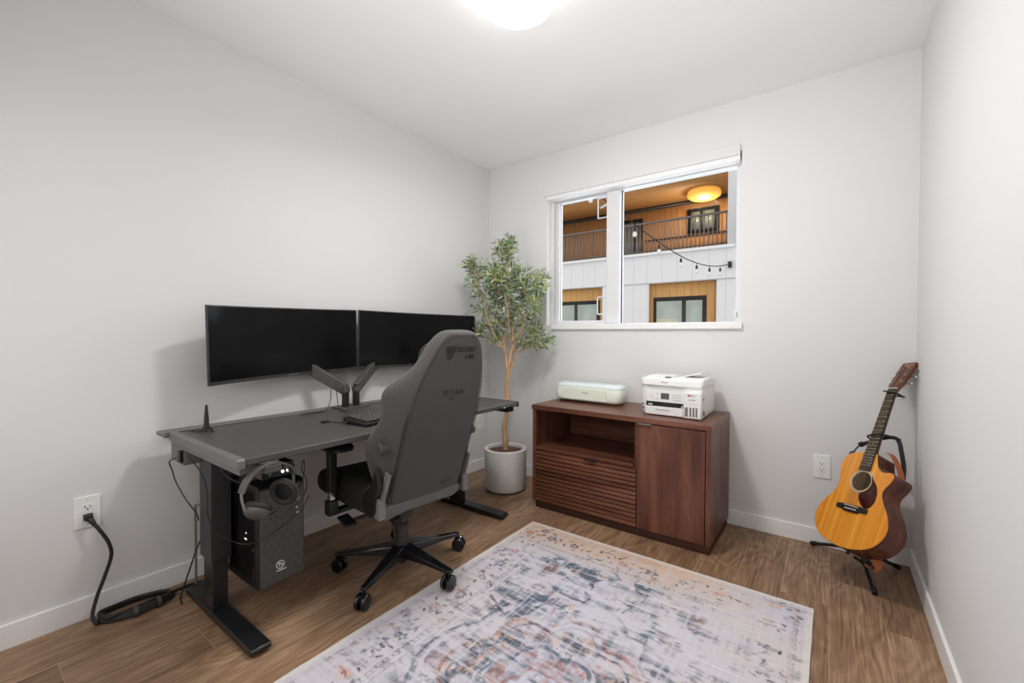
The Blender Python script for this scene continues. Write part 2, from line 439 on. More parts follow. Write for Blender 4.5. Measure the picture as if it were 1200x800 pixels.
cb('plinth', .806, 1.861, -.488, -.03, 0, .044, wood('walnut_plinth', [(.3, rgb(40, 24, 20)), (.7, rgb(78, 46, 36))], 4, (.3, 3, 3), .5))
dr = cb('drawer', .808, 1.478, -.484, -.465, .048, .377, Wh)
sl = MB(); nsl = 13; ph = (.377 - .048) / nsl
for i in range(nsl):
    z = .048 + i * ph
    # shadow-gap slat: slightly sloped louvre profile
    sl.prism([(0, .001), (-.013, .001), (-.013, ph * .60), (-.004, ph - .004), (0, ph - .004)], lambda a, b_, h, z=z: (h, -.484 + a + .26, z + b_), .808 - 1.325, 1.478 - 1.325)
sl.build('slatted_front', Wh, dr, bevel=0)
MB().box(1.165 - 1.325, 1.232 - 1.325, -.252, -.238, .371, .3795).build('drawer_pull', M['blackmetal'], dr, bevel=.001)
dl = cb('door', 1.484, 1.838, -.499, -.480, .048, .632, Wv)
MB().box(1.486 - 1.325, 1.565 - 1.325, -.2515, -.238, .630, .6355).build('door_pull', M['midgrey'], dl, bevel=.0008)
cb('leveling_foot', .790, .812, -.46, -.43, 0, .044, M['midgrey'])

# ------------------------------------------------------------------ cutting machine
cm = thing('cutting_machine', 'pale mint rounded craft cutting machine on the left of the cabinet top', 'cutting machine', (1.035, -.165, .667), rad(-1.5))
def stadium(hx, hy, r, n=8):
    pts = []
    for (cx_, cy_, a0) in ((hx - r, -hy + r, -90), (hx - r, hy - r, 0), (-hx + r, hy - r, 90), (-hx + r, -hy + r, 180)):
        for k in range(n + 1):
            a = rad(a0 + 90 * k / n); pts.append((cx_ + r * math.cos(a), cy_ + r * math.sin(a)))
    return pts
def slab(rows, r):
    return [[(a, b_, z) for a, b_ in stadium(hx, hy, min(r, hy * .98))] for hx, hy, z in rows]
MB().loft(slab([(.232, .068, .012), (.240, .075, .016), (.246, .078, .03), (.247, .079, .065), (.243, .077, .095), (.240, .075, .101)], .05)).build('body', M['mint'], cm, smooth=50)
MB().loft(slab([(.240, .075, .103), (.238, .073, .114), (.230, .068, .122), (.217, .058, .127)], .05)).build('lid', M['mintlid'], cm, smooth=50)
for sx_ in (-1, 1): MB().loft(slab([(.016, .045, 0), (.018, .05, .014)], .01)).build('foot', M['midgrey'], cm).location = (sx_ * .205, 0, 0)
fp = MB().box(-.165, .155, -.0825, -.074, .020, .098).build('front_door', M['mint'], cm, bevel=.003)
text('lettering', 'cricut', .019, basis((-.0, -.083, .064), (1, 0, 0), (0, 0, 1)), M['midgrey'], fp)
MB().box(-.232, -.17, -.06, .03, .1255, .1285).build('tool_tray', mat('tray_grey', rgb(200, 208, 208), .4), cm, bevel=.002)

# ------------------------------------------------------------------ printer
pr = thing('ink_tank_printer', 'white all-in-one ink tank printer with grey display on the cabinet top', 'printer', (1.628, -.245, .667), rad(0))
x0, x1, y0, y1 = -.172, .168, -.155, .165
MB().loft([[(a, b_ + .02, z) for a, b_ in stadium(hx, hy, .018, 5)] for hx, hy, z in ((.160, .130, .002), (.165, .135, .008), (.170, .137, .03), (.170, .139, .168))]).build('body', M['white'], pr, smooth=50)
MB().loft([[(a, b_ + .015, z) for a, b_ in stadium(hx, hy, .018, 5)] for hx, hy, z in ((.170, .141, .169), (.171, .145, .172), (.171, .145, .203), (.167, .141, .209))]).build('scanner_lid', M['white'], pr, smooth=50)
MB().box(-.13, .072, -.1375, -.13, .160, .165).build('lid_gap', M['greypanel'], pr)
fr = MB().box(-.137, .072, -.138, -.115, .078, .147).build('control_panel', M['white'], pr, bevel=.002)
MB().box(-.052, -.006, -.1395, -.138, .096, .130).build('display', M['lcd'], fr, bevel=.0008)
for i in range(4):
    for j in range(3): MB().box(.012 + i * .012, .019 + i * .012, -.1388, -.138, .093 + j * .014, .099 + j * .014).build('key', M['greypanel'], fr)
for z_ in (.092, .12): MB().box(-.075, -.068, -.1388, -.138, z_, z_ + .007).build('key', M['greypanel'], fr)
MB().lathe([(.0085, 0), (.0085, .0008), (.007, .0008), (.007, 0)], c=(-.103, -.138, .108), axis=(0, -1, 0), n=24, cap=False).build('home_button', M['greypanel'], fr)
MB().box(-.137, .070, -.131, -.10, .052, .078).build('paper_slot', M['blackplastic'], pr)
MB().box(-.125, -.10, -.136, -.128, .056, .066).build('paper_guide', M['greypanel'], pr); MB().box(.058, .066, -.136, -.128, .052, .066).build('paper_guide', M['greypanel'], pr)
tr = MB().box(-.137, .070, -.142, -.11, .006, .052).build('paper_tray', M['white'], pr, bevel=.002)
MB().box(-.08, -.0, -.1435, -.141, .031, .040).build('tray_handle', M['greypanel'], tr, bevel=.001)
tk = MB().box(.074, .168, -.158, -.115, .004, .150).build('ink_tank', M['white'], pr, bevel=.006)
iw = [MB().box(a, a + w_, -.1592, -.158, .016, .066).build('ink_window', M['midgrey'], tk, bevel=.001) for a, w_ in ((.084, .016), (.108, .010), (.124, .010), (.139, .010))]
mk = MB()
for a in (.088, .109, .125, .140): mk.cyl((a + .004, -.1585, .084), (a + .004, -.1592, .084), .003, n=10)
mk.build('tank_marks', M['greypanel'], tk)
red = mat('red_print', rgb(200, 60, 50), .5)
MB().box(.098, .112, -.1592, -.158, .126, .134).build('red_badge', red, tk)
text('lettering', 'EcoTank', .0095, basis((.113, -.1592, .1275), (1, 0, 0), (0, 0, 1)), M['midgrey'], tk, align='LEFT', sx=.7)
text('lettering', 'ET-4850', .010, basis((.120, -.1592, .103), (1, 0, 0), (0, 0, 1)), M['midgrey'], tk)
text('lettering', 'EPSON', .012, basis((-.035, -.1305, .186), (1, 0, 0), (0, 0, 1)), M['midgrey'], pr)
MB().cyl((-.158, -.118, .058), (-.158, -.1215, .058), .005, n=12).box(-.165, -.150, -.1205, -.117, .030, .042).build('side_marks', M['midgrey'], pr)
MB().box(.1690, .1715, -.118, -.095, .022, .046).build('side_port', M['midgrey'], pr); MB().box(.1690, .1715, -.125, -.105, .105, .113).build('side_latch', M['midgrey'], pr)
MB().box(-.165, -.02, -.07, .15, .2085, .215).build('feeder_cover', M['white'], pr, bevel=.004)
MB().box(.03, .165, -.07, .10, .2085, .216).build('feeder_tray', M['white'], pr, bevel=.004)
Mt = Matrix.Rotation(rad(-16), 3, 'Y')
MB().obox((.075, .03, .226), (.13, .15, .005), Mt).build('document_support', M['white'], pr, bevel=.0015)
MB().box(-.045, -.02, -.085, -.05, .209, .218).build('edge_guide', M['midgrey'], pr, bevel=.001)

# ------------------------------------------------------------------ potted olive tree
pt = thing('potted_olive_tree', 'slender olive tree in a round white pot in the room corner', 'tree', (.446, -.345, 0))
MB().lathe([(.125, 0), (.132, .004), (.135, .010)], n=48).build('pot_base', M['darkmech'], pt)
MB().lathe([(.138, .010), (.146, .016), (.152, .03), (.153, .28), (.152, .297), (.147, .300), (.133, .300), (.130, .296), (.130, .27)], n=64).build('pot', M['potwhite'], pt)
MB().lathe([(.1295, .26), (.1295, .276), (.08, .283), (.03, .288), (0.001, .288)], n=40).build('soil', M['soil'], pt)
bark = mat('bark', rgb(196, 160, 120), .85, noise=(38, .38, (1, 1, .35)), bump=(70, 1.0))
o = Vector((.446, -.345, 0))
Rh = Vector((.8, .6, 0)); Fh = Vector((-.6, .8, 0))
def TP(s_, z, d=0): return (Rh * s_ + Fh * d + Vector((0, 0, z)))
tm = MB()
tm.tube(catmull([TP(0, .27), TP(.0, .36), TP(-.012, .44), TP(.008, .55), TP(.014, .66), TP(.006, .74), TP(.016, .82), TP(.014, .89)], 5),
        [.024, .0225, .021, .0205, .020, .0195, .019, .0185, .018, .018, .0178, .0175, .0175, .0175, .017, .017, .017, .017, .017, .017, .017, .0165, .0165, .0165, .016, .016, .016, .017, .017, .018, .019, .019, .019, .018, .017, .014], 12)
rnd = random.Random(3)
tips = []
def branch(p, path, r0, r1):
    q = catmull([p] + path, 6); n = len(q)
    tm.tube(q, [r0 + (r1 - r0) * i / (n - 1) for i in range(n)], 7)
    return q
T0 = TP(.014, .88)
main = [
    branch(TP(.012, .86), [TP(-.0, .96), TP(-.012, 1.06), TP(-.02, 1.2), TP(-.06, 1.38), TP(-.075, 1.55)], .012, .003),
    branch(TP(.016, .86), [TP(.035, .97), TP(.05, 1.06), TP(.045, 1.2, .02), TP(.03, 1.4, .0), TP(.015, 1.6), TP(.0, 1.72)], .014, .003),
    branch(TP(.014, .83), [TP(.06, .92), TP(.10, 1.0, -.02), TP(.15, 1.07), TP(.19, 1.2), TP(.21, 1.36), TP(.23, 1.48)], .009, .0025),
    branch(TP(.03, .95), [TP(.08, 1.05, .05), TP(.11, 1.2, .05), TP(.12, 1.38, .05), TP(.10, 1.55, .03)], .008, .0025),
    branch(TP(-.005, 1.0), [TP(-.06, 1.08), TP(-.12, 1.2, -.03), TP(-.17, 1.36), TP(-.2, 1.5), TP(-.235, 1.58)], .008, .0022),
    branch(TP(-.01, 1.02), [TP(-.08, 1.04, .03), TP(-.15, 1.1, .03), TP(-.22, 1.15)], .004, .0015),
    branch(TP(.08, 1.0), [TP(.15, 1.02, .0), TP(.22, 1.05, .0)], .004, .0015),
    branch(TP(.02, 1.05), [TP(.02, 1.2, -.1), TP(.0, 1.35, -.13), TP(-.03, 1.5, -.12)], .006, .002),
    branch(TP(.04, 1.05), [TP(.1, 1.15, -.1), TP(.15, 1.3, -.12), TP(.14, 1.45, -.1)], .006, .002),
    branch(TP(.0, 1.1), [TP(-.02, 1.25, .1), TP(-.06, 1.4, .13), TP(-.1, 1.52, .1)], .006, .002),
]
leaf_v, leaf_f, leaf_c = [], [], []
def leaf(p, d, nrm, ln, w):
    d = d.normalized(); s_ = d.cross(nrm)
    if s_.length < 1e-4: s_ = d.orthogonal()
    s_.normalize(); n_ = s_.cross(d)
    k = len(leaf_v)
    leaf_v.extend([p, p + d * ln * .3 + s_ * w + n_ * w * .3, p + d * ln * .3 - s_ * w + n_ * w * .3, p + d * ln * .3, p + d * ln * .7 + s_ * w * .8 + n_ * (w * .2 - ln * .04), p + d * ln * .7 - s_ * w * .8 + n_ * (w * .2 - ln * .04), p + d * ln * .7 - n_ * ln * .04, p + d * ln - n_ * ln * .12])
    leaf_f.extend([(k, k + 1, k + 3), (k, k + 3, k + 2), (k + 3, k + 1, k + 4, k + 6), (k + 2, k + 3, k + 6, k + 5), (k + 6, k + 4, k + 7), (k + 5, k + 6, k + 7)])
    a = rnd.random(); h = min(1, max(0, (p.z - 1.0) / .7))
    if a < .12: c = rgb(178, 178, 118)
    elif a < .32: c = rgb(170, 182, 130)
    elif a < .62: c = rgb(128, 148, 104)
    elif a < .82: c = rgb(88, 110, 86)
    else: c = rgb(176, 196, 188)
    j = rnd.uniform(.8, 1.15); leaf_c.extend([(c[0] * j, c[1] * j, c[2] * j, 1)] * 22)
def twig(p, d, ln):
    d = Vector(d).normalized(); q = [p]
    for i in range(4):
        d = (d + Vector((rnd.uniform(-.2, .2), rnd.uniform(-.2, .2), rnd.uniform(-.05, .22)))).normalized()
        q.append(q[-1] + d * ln / 4)
    wx = q[-1] + o
    if wx.x < .05 or wx.y > -.05: return
    tm.tube(q, [.0016, .0014, .0012, .001, .0006], 4)
    n = int(ln / .0165)
    for i in range(1, n + 1):
        t = i / n * 3.999; a = q[int(t)].lerp(q[int(t) + 1], t - int(t)); dd = (q[int(t) + 1] - q[int(t)]).normalized()
        ang = i * 2.4 + rnd.uniform(-.4, .4); s1 = dd.orthogonal().normalized(); s2 = dd.cross(s1)
        out = s1 * math.cos(ang) + s2 * math.sin(ang)
        for sg in (1, -1):
            if rnd.random() < .22: continue
            leaf(a, dd * rnd.uniform(.45, .9) + out * sg, out.cross(dd) + Vector((0, 0, .8)), rnd.uniform(.040, .068), rnd.uniform(.0048, .0078))
    leaf(q[-1], d, Vector((0, 1, .2)), .042, .005)
cpts = []
for q in main:
    n = len(q)
    for i in range(int(n * .45), n):
        for _ in range((1 + i % 2) if i < n - 5 else 3):
            ang = rnd.uniform(0, 2 * PI); up_ = rnd.uniform(.1, 1.1)
            cen = TP(0.0, 1.25)
            d = Vector((math.cos(ang), math.sin(ang), up_))
            if rnd.random() < .5: d += (q[i] - cen) * 2.0
            twig(q[i], d, rnd.uniform(.07, .13))
    twig(q[-1], q[-1] - q[-3], .10)
tm.build('trunk', bark, pt, smooth=60)
lm_ = bpy.data.meshes.new('foliage'); lm_.from_pydata([tuple(v_) for v_ in leaf_v], [], leaf_f)
ca = lm_.color_attributes.new('leafcol', 'FLOAT_COLOR', 'CORNER')
nl = len(lm_.loops); arr = np.array(leaf_c, dtype=np.float32)
per = sum(len(f_) for f_ in leaf_f[:6]); arr = arr.reshape(-1, 22, 4)
arr = np.repeat(arr[:, :1, :], per, axis=1).reshape(-1)
ca.data.foreach_set('color', arr[:nl * 4])
m_ = bpy.data.materials.new('olive_leaf'); m_.use_nodes = True; b_ = m_.node_tree.nodes['Principled BSDF']
a_ = m_.node_tree.nodes.new('ShaderNodeAttribute'); a_.attribute_name = 'leafcol'
m_.node_tree.links.new(a_.outputs['Color'], b_.inputs['Base Color']); b_.inputs['Roughness'].default_value = .4
lm_.materials.append(m_)
lo = bpy.data.objects.new('foliage', lm_); C.objects.link(lo); lo.parent = pt

exec_parts = True
# ------------------------------------------------------------------ desk
DZ = .72
dk = thing('standing_desk', 'black standing desk with metal legs along the left wall', 'desk', (.5, -1.5, 0))
def db(name, x0, x1, y0, y1, z0, z1, m, p=None, bevel=.002, ret=False):
    return MB().box(x0 - .5, x1 - .5, y0 + 1.5, y1 + 1.5, z0, z1).build(name, m, p or dk, bevel=bevel)
DY0, DY1 = -2.262, -.738
db('desktop', .215, .842, DY0 + .02, DY1 - .012, .697, DZ, M['desktop'], bevel=.003)
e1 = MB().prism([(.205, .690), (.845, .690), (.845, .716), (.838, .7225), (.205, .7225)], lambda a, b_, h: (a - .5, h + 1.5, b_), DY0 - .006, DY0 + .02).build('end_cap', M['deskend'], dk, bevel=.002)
db('end_cap', .205, .845, DY1 - .012, DY1, .692, .7215, M['deskmetal'])
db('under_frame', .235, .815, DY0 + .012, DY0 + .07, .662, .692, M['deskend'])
db('under_frame', .235, .815, DY1 - .07, DY1 - .012, .662, .692, M['deskmetal'])
db('long_rail', .56, .61, DY0 + .07, DY1 - .07, .655, .693, M['blackmetal'])
db('long_rail', .25, .31, DY0 + .07, DY1 - .07, .655, .693, M['blackmetal'])
db('tray_lid', .092, .200, DY0 - .02, DY1 + .01, .700, .716, M['deskend'], bevel=.003)
db('tray_lid_edge', .190, .200, DY0 - .018, DY1 + .008, .716, .719, M['blackmetal'])
trm = MB().box(.15 - .5, .30 - .5, DY0 + 1.515, DY1 + 1.49, .600, .606).box(.15 - .5, .156 - .5, DY0 + 1.515, DY1 + 1.49, .606, .695).box(.294 - .5, .30 - .5, DY0 + 1.515, DY1 + 1.49, .606, .662)
trm.box(.156 - .5, .27 - .5, DY0 + 1.515, DY0 + 1.521, .606, .695)
trm.build('cable_tray', M['deskend'], dk, bevel=.0015)
db('tray_socket', .255, .283, DY0 + .006, DY0 + .015, .612, .655, M['blackplastic'], bevel=.001)
# control panel on the front edge
cp = db('control_panel', .843, .855, -.93, -.885, .694, .712, M['blackplastic'], bevel=.004)
MB().box(.855 - .5, .8562 - .5, -.898 + 1.5, -.888 + 1.5, .702, .710).build('display', M['white'], cp)
pb = MB()
for i in range(7): pb.box(.845 - .5, .8465 - .5, -.87 + i * .016 + 1.5, -.864 + i * .016 + 1.5, .703, .711)
pb.build('edge_studs', M['midgrey'], dk)
for (ys, yl) in ((-2.163, 'a'), (-.767, 'b')):
    db('column_outer', .308, .428, ys - .036, ys + .036, .23, .662, M['deskmetal'], bevel=.004)
    db('column_inner', .322, .414, ys - .027, ys + .027, .028, .24, M['blackmetal'], bevel=.003)
    ft = MB()
    y0_, y1_ = ys - .034 - (.0), ys + .034
    ft.prism([(.128, .006), (.745, .006), (.765, .014), (.765, .026), (.758, .032), (.135, .032), (.128, .026)], lambda a, b_, h: (a - .5, h + 1.5, b_), y0_, y1_)
    fo_ = ft.build('foot', M['blackmetal'], dk, bevel=.003)
    for xx in (.17, .725): MB().cyl((xx - .5, ys + 1.5, 0), (xx - .5, ys + 1.5, .006), .018, n=16).build('glide', M['rubber'], fo_)

# ------------------------------------------------------------------ monitors
def monitor(name, label, pa, pb_, h, zc_a, zc_b, brand=True):
    a = Vector((pa[0], pa[1], zc_a)); b_ = Vector((pb_[0], pb_[1], zc_b))
    c = (a + b_) / 2; ex = (b_ - a); w = ex.length; ex.normalize()
    ez = Vector((0, 0, 1)); ez = (ez - ex * ez.dot(ex)).normalized(); ey = ez.cross(ex)   # x to the right seen from front(-ey)
    # front faces +x world ; ex goes +y -> ey = z x y = -x (back)
    Mx = Matrix((ex, ey, ez)).transposed().to_4x4(); Mx.translation = c
    t = thing(name, label, 'monitor', M=Mx)
    Rr = 1.75; n = 28
    def arc(x, off): # concave to the front (-y local)
        s_ = Rr - math.sqrt(Rr * Rr - (w / 2) ** 2)
        return (s_ * 0 + (math.sqrt(Rr * Rr - x * x) - Rr) + s_) + off
    def shell(x0, x1, z0, z1, o0, o1, m, nm, p=t, n=n, bev=0):
        mb = MB(); rings = []
        for i in range(n + 1):
            x = x0 + (x1 - x0) * i / n
            rings.append([(x, arc(x, o0), z0), (x, arc(x, o0), z1), (x, arc(x, o1), z1), (x, arc(x, o1), z0)])
        mb.loft(rings); return mb.build(nm, m, p, smooth=40, bevel=bev)
    hw = w / 2
    shell(-hw, hw, -h / 2, h / 2, 0, .012, M['bezel'], 'housing', bev=.0015)
    shell(-hw + .008, hw - .008, -h / 2 + .016, h / 2 - .006, -.0012, .0005, M['screen'], 'screen')
    shell(-hw, hw, -h / 2, -h / 2 + .014, -.003, 0, M['bezel'], 'lower_bezel')
    shell(-hw * .72, hw * .72, -h * .36, h * .36, .012, .034, M['blackplastic'], 'rear_shell', bev=.006)
    by = arc(0, .034)
    MB().box(-.06, .06, by - .002, by + .012, -.06, .06).build('mount_plate', M['blackmetal'], t, bevel=.003)
    text('lettering', 'ALIENWARE' if brand else 'ALIENWARE', .010, basis((.02, arc(0, -.0034), -h / 2 + .003), (1, 0, 0), (0, 0, 1)), M['midgrey'], t, sx=1.3)
    return t, Mx
mA, MxA = monitor('curved_monitor', 'left of the two wide curved black monitors, fully in view above the desk', (.205, -2.133), (.100, -1.336), .350, 1.070, 1.088)
mB, MxB = monitor('curved_monitor', 'right of the two wide curved black monitors, partly hidden by the chair back', (.100, -1.330), (.288, -.505), .350, 1.090, 1.080)

# ------------------------------------------------------------------ dual monitor arm
ar = thing('dual_monitor_arm', 'grey dual monitor arm clamped behind the keyboard', 'monitor arm', (.20, -1.455, DZ))
O = Vector((.20, -1.455, DZ))
MB().box(-.045, .075, -.085, .085, 0, .006).build('base_plate', M['darkgrey'], ar, bevel=.003)
def arm(y, ye, mx, ze, xe):
    MB().cyl((.02, y, .006), (.02, y, .085), .019, n=20).build('post', M['blackmetal'], ar)
    MB().cyl((.02, y, .0855), (.02, y, .112), .023, n=20).build('pivot', M['darkgrey'], ar)
    l = MB(); a = Vector((.02, y, .10)); b_ = Vector((xe, ye, ze)); 
    l.bar(a, b_, .030, .062, up=(0, 0, 1))
    l.build('lower_arm', M['darkgrey'], ar, bevel=.006)
    MB().cyl(b_ - Vector((0, 0, .03)), b_ + Vector((0, 0, .035)), .02, n=16).build('elbow', M['blackmetal'], ar)
    tgt = mx @ Vector((0, .0, 0)); ey = (mx.to_3x3() @ Vector((0, 1, 0)))
    e = mx @ Vector((0, .044 + .0352, -.04)) - O
    e2 = e + ey * .002
    l = MB(); l.bar(b_ + Vector((0, 0, .0)), e2, .024, .04); l.build('upper_arm', M['darkgrey'], ar, bevel=.004)
arm(-.035, -.175, MxA, .235, -.155)
arm(.030, .30, MxB, .235, -.155)
tb = MB(); tb.tube(catmull([(.02, -.12, .11), (.03, -.13, .05), (.04, -.16, .006), (.055, -.24, .004), (.06, -.31, .004)], 8), .0022, 6)
tb.tube(catmull([(.02, -.09, .12), (.04, -.095, .05), (.06, -.10, .006), (.14, -.12, .004), (.165, -.10, .006)], 8), .002, 6)
tb.build('cable', M['cable'], ar)

# ------------------------------------------------------------------ keyboard
ka = Vector((.722, -1.795, 0)); kang = math.atan2(.252, .0) # length mostly along +y
kb = thing('keyboard', 'black mechanical keyboard on the desk in front of the monitor arm', 'keyboard', (.640, -1.513, DZ), rad(97))
# local: x along length, -y towards user (world +x)
kw, kd = .44, .150
kc = MB().prism([(-kd / 2, .004), (kd / 2, .012), (kd / 2, .030), (-kd / 2, .016)], lambda a, b_, h: (h, a, b_), -kw / 2, kw / 2).build('case', M['blackplastic'], kb, bevel=.003)
for sx_ in (-.2, .2):
    MB().box(sx_ - .01, sx_ + .01, -.066, -.056, 0, .006).build('foot', M['rubber'], kb)
    MB().box(sx_ - .01, sx_ + .01, .05, .06, 0, .014).build('foot', M['rubber'], kb)
kk = MB()
rows = [14, 14, 14, 13, 12]
for r_ in range(5):
    yy = -.056 + r_ * .0262; zz = .017 + (yy + kd / 2) / kd * .014
    n = rows[r_] + 7 if r_ != 1 else 19
    xs = -kw / 2 + .012
    wid = (kw - .024) / 21
    i = 0
    while i < 21:
        w_ = 6 if (r_ == 0 and i == 4) else 1
        kk.loft([[(xs + i * wid + .0012, yy - .0115, zz), (xs + (i + w_) * wid - .0012, yy - .0115, zz), (xs + (i + w_) * wid - .0012, yy + .0115, zz + .001), (xs + i * wid + .0012, yy + .0115, zz + .001)],
                 [(xs + i * wid + .004, yy - .0085, zz + .010), (xs + (i + w_) * wid - .004, yy - .0085, zz + .010), (xs + (i + w_) * wid - .004, yy + .007, zz + .011), (xs + i * wid + .004, yy + .007, zz + .011)]])
        i += w_
kk.build('keys', mat('keycaps', rgb(70, 69, 68), .5), kb)
kcb = MB(); kcb.tube(catmull([(-.20, .065, .015), (-.215, .085, .006), (-.225, .13, .004), (-.24, .16, .006)], 6), .002, 6); kcb.box(-.262, -.232, .152, .172, 0, .010)
kcb.build('cable', M['cable'], kb)

# ------------------------------------------------------------------ wifi antenna
wa = thing('wifi_antenna', 'small black antenna standing on the left end of the desk', 'antenna', (.285, -2.165, DZ))
an = MB(); an.lathe([(.012, .006), (.012, .016), (.0095, .03), (.0085, .06), (.0045, .108), (.002, .110)], n=14)
an.build('rod', M['blackplastic'], wa)
bs = MB()
for k in range(3):
    a = rad(15 + 120 * k); d = Vector((math.cos(a), math.sin(a), 0)); s_ = Vector((-d.y, d.x, 0))
    bs.loft([[d * 0 + s_ * .011 + Vector((0, 0, 0.004)), d * 0 - s_ * .011 + Vector((0, 0, .004)), d * 0 - s_ * .008 + Vector((0, 0, .020)), d * 0 + s_ * .008 + Vector((0, 0, .020))],
             [d * .022 + s_ * .010 + Vector((0, 0, .002)), d * .022 - s_ * .010 + Vector((0, 0, .002)), d * .022 - s_ * .007 + Vector((0, 0, .014)), d * .022 + s_ * .007 + Vector((0, 0, .014))],
             [d * .036 + s_ * .008, d * .036 - s_ * .008, d * .036 - s_ * .006 + Vector((0, 0, .005)), d * .036 + s_ * .006 + Vector((0, 0, .005))]])
bs.build('tripod_base', M['blackplastic'], wa)
cc = MB(); cc.tube(catmull([(-.0, -.012, .008), (-.01, -.035, .003), (-.03, -.045, .003), (-.045, -.02, .003), (-.05, .01, .003)], 6), .0016, 6); cc.build('cable', M['cable'], wa)

# ------------------------------------------------------------------ gaming chair
ch = thing('office_chair', 'charcoal fabric gaming chair seen from behind at the desk', 'chair', (.713, -1.508, 0), rad(-5))
CZ = 0
angs = [219 + 5, 291 + 5, 3 + 5, 75.5 + 5, 147 + 5]
ba = MB()
for a_ in angs:
    a = rad(a_); d = Vector((math.cos(a), math.sin(a), 0)); s_ = Vector((-d.y, d.x, 0)); Z = Vector((0, 0, 1))
    arm_ = MB()
    rr = []
    for (r_, w_, zt, zb) in ((.018, .034, .132, .072), (.08, .030, .122, .080), (.18, .023, .106, .082), (.29, .016, .093, .076), (.315, .012, .090, .077)):
        rr.append([d * r_ + s_ * w_ * .8 + Z * zt, d * r_ - s_ * w_ * .8 + Z * zt, d * r_ - s_ * w_ + Z * (zt - .008), d * r_ - s_ * w_ + Z * zb, d * r_ + s_ * w_ + Z * zb, d * r_ + s_ * w_ + Z * (zt - .008)])
    arm_.loft(rr).build('base_arm', M['gloss'], ch, bevel=.002)
MB().lathe([(.030, .075), (.034, .085), (.034, .150), (.029, .156), (.029, .218), (.033, .222), (.033, .228), (.028, .232)], n=28).build('hub', M['darkmech'], ch)
MB().lathe([(.016, .038), (.019, .044), (.019, .08)], n=20).lathe([(.023, .228), (.0225, .262)], n=20).build('gas_lift', M['darkmech'], ch)
def caster(a_, rz):
    a = rad(a_); p = Vector((math.cos(a), math.sin(a), 0)) * .303
    k = bpy.data.objects.new('caster', None); C.objects.link(k); k.parent = ch; k.location = p; k.rotation_euler = (0, 0, rz)
    for s_ in (-1, 1):
        MB().lathe([(.018, 0), (.030, .002), (.033, .006), (.033, .013), (.029, .018), (.012, .020)], c=(0.012, s_ * .006, .0335 + (.0082 if a_ in (8,) else 0)), axis=(0, s_, 0), n=28).build('wheel', M['gloss'], k)
    MB().cyl((.0, 0, .05), (.0, 0, .078), .008, n=12).box(-.006, .028, -.005, .005, .03, .06).build('fork', M['chrome'] if False else M['blackplastic'], k)
for a_, rz in zip(angs, (rad(20), rad(-60), rad(-75), rad(35), rad(80))): caster(a_, rz)
# mechanism
MB().lathe([(.040, .262), (.052, .268), (.060, .285), (.062, .305), (.055, .330)], n=28, sx=1.05, sy=.95).build('tilt_housing', M['darkmech'], ch)
MB().box(-.16, .10, -.075, .075, .322, .352).build('mechanism_plate', M['blackmetal'], ch, bevel=.004)
MB().box(-.27, .17, -.20, .17, .350, .368).build('seat_pan', M['blackmetal'], ch, bevel=.006)
kn = MB(); kn.cyl((.10, -.11, .315), (.13, -.11, .300), .022, n=18); kn.cyl((.03, -.09, .325), (.11, -.11, .312), .008, n=10)
kn.build('tension_knob', M['blackplastic'], ch, bevel=.003)
lv = MB(); lv.tube([(.02, -.06, .325), (.01, -.18, .322), (-.0, -.24, .318)], .006, 8); lv.obox((-.02, -.265, .314), (.085, .05, .012), Matrix.Rotation(rad(12), 3, 'Y'))
lv.build('tilt_lever', M['blackplastic'], ch, bevel=.002)
# seat cushion: lofted lengthwise (x), raised side bolsters
def seat_ring(x, hw, zt, zb, bol):
    pts = []
    prof = [(-1, .35), (-1.0, .75), (-.94, 1.0 + bol * .8), (-.80, 1.0 + bol), (-.66, 1.0 + bol * .35), (-.4, 1.0), (0, 1.0), (.4, 1.0), (.66, 1.0 + bol * .35), (.80, 1.0 + bol), (.94, 1.0 + bol * .8), (1.0, .75), (1.0, .35), (.9, 0), (0, 0), (-.9, 0)]
    return [(x, s_ * hw, zb + (zt - zb) * t) for s_, t in prof]
st = MB(); st.loft([seat_ring(-.395, .17, .405, .370, 0), seat_ring(-.385, .23, .438, .345, .05), seat_ring(-.34, .255, .455, .345, .15), seat_ring(-.15, .262, .458, .345, .32), seat_ring(.0, .262, .455, .345, .34), seat_ring(.10, .255, .452, .345, .30), seat_ring(.17, .24, .44, .35, .2), seat_ring(.19, .22, .42, .37, 0)])
st.build('seat_cushion', M['fabricdark'], ch, sub=2)
# side hinge covers and arms of the recliner
for s_ in (-1, 1):
    y = -.03 + s_ * .218
    hg = MB(); hg.cyl((.165, y - .022, .435), (.165, y + .022, .435), .056, n=32); hg.build('hinge_cover', M['blackplastic'], ch, bevel=.006)
    br = MB(); br.prism([(.19, .392), (.238, .385), (.236, .465), (.222, .472), (.215, .445), (.20, .44)], lambda a, b_, h: (a, h, b_), y + s_ * -.012, y + s_ * .020)
    br.build('hinge_bracket', M['midgrey'], ch, bevel=.003)
    sb = MB(); sb.bar((.226, y - s_ * .002, .468), (.262, y - s_ * .008, .575), .012, .034, up=(1, 0, 0)); sb.build('recline_strut', M['midgrey'], ch, bevel=.003)
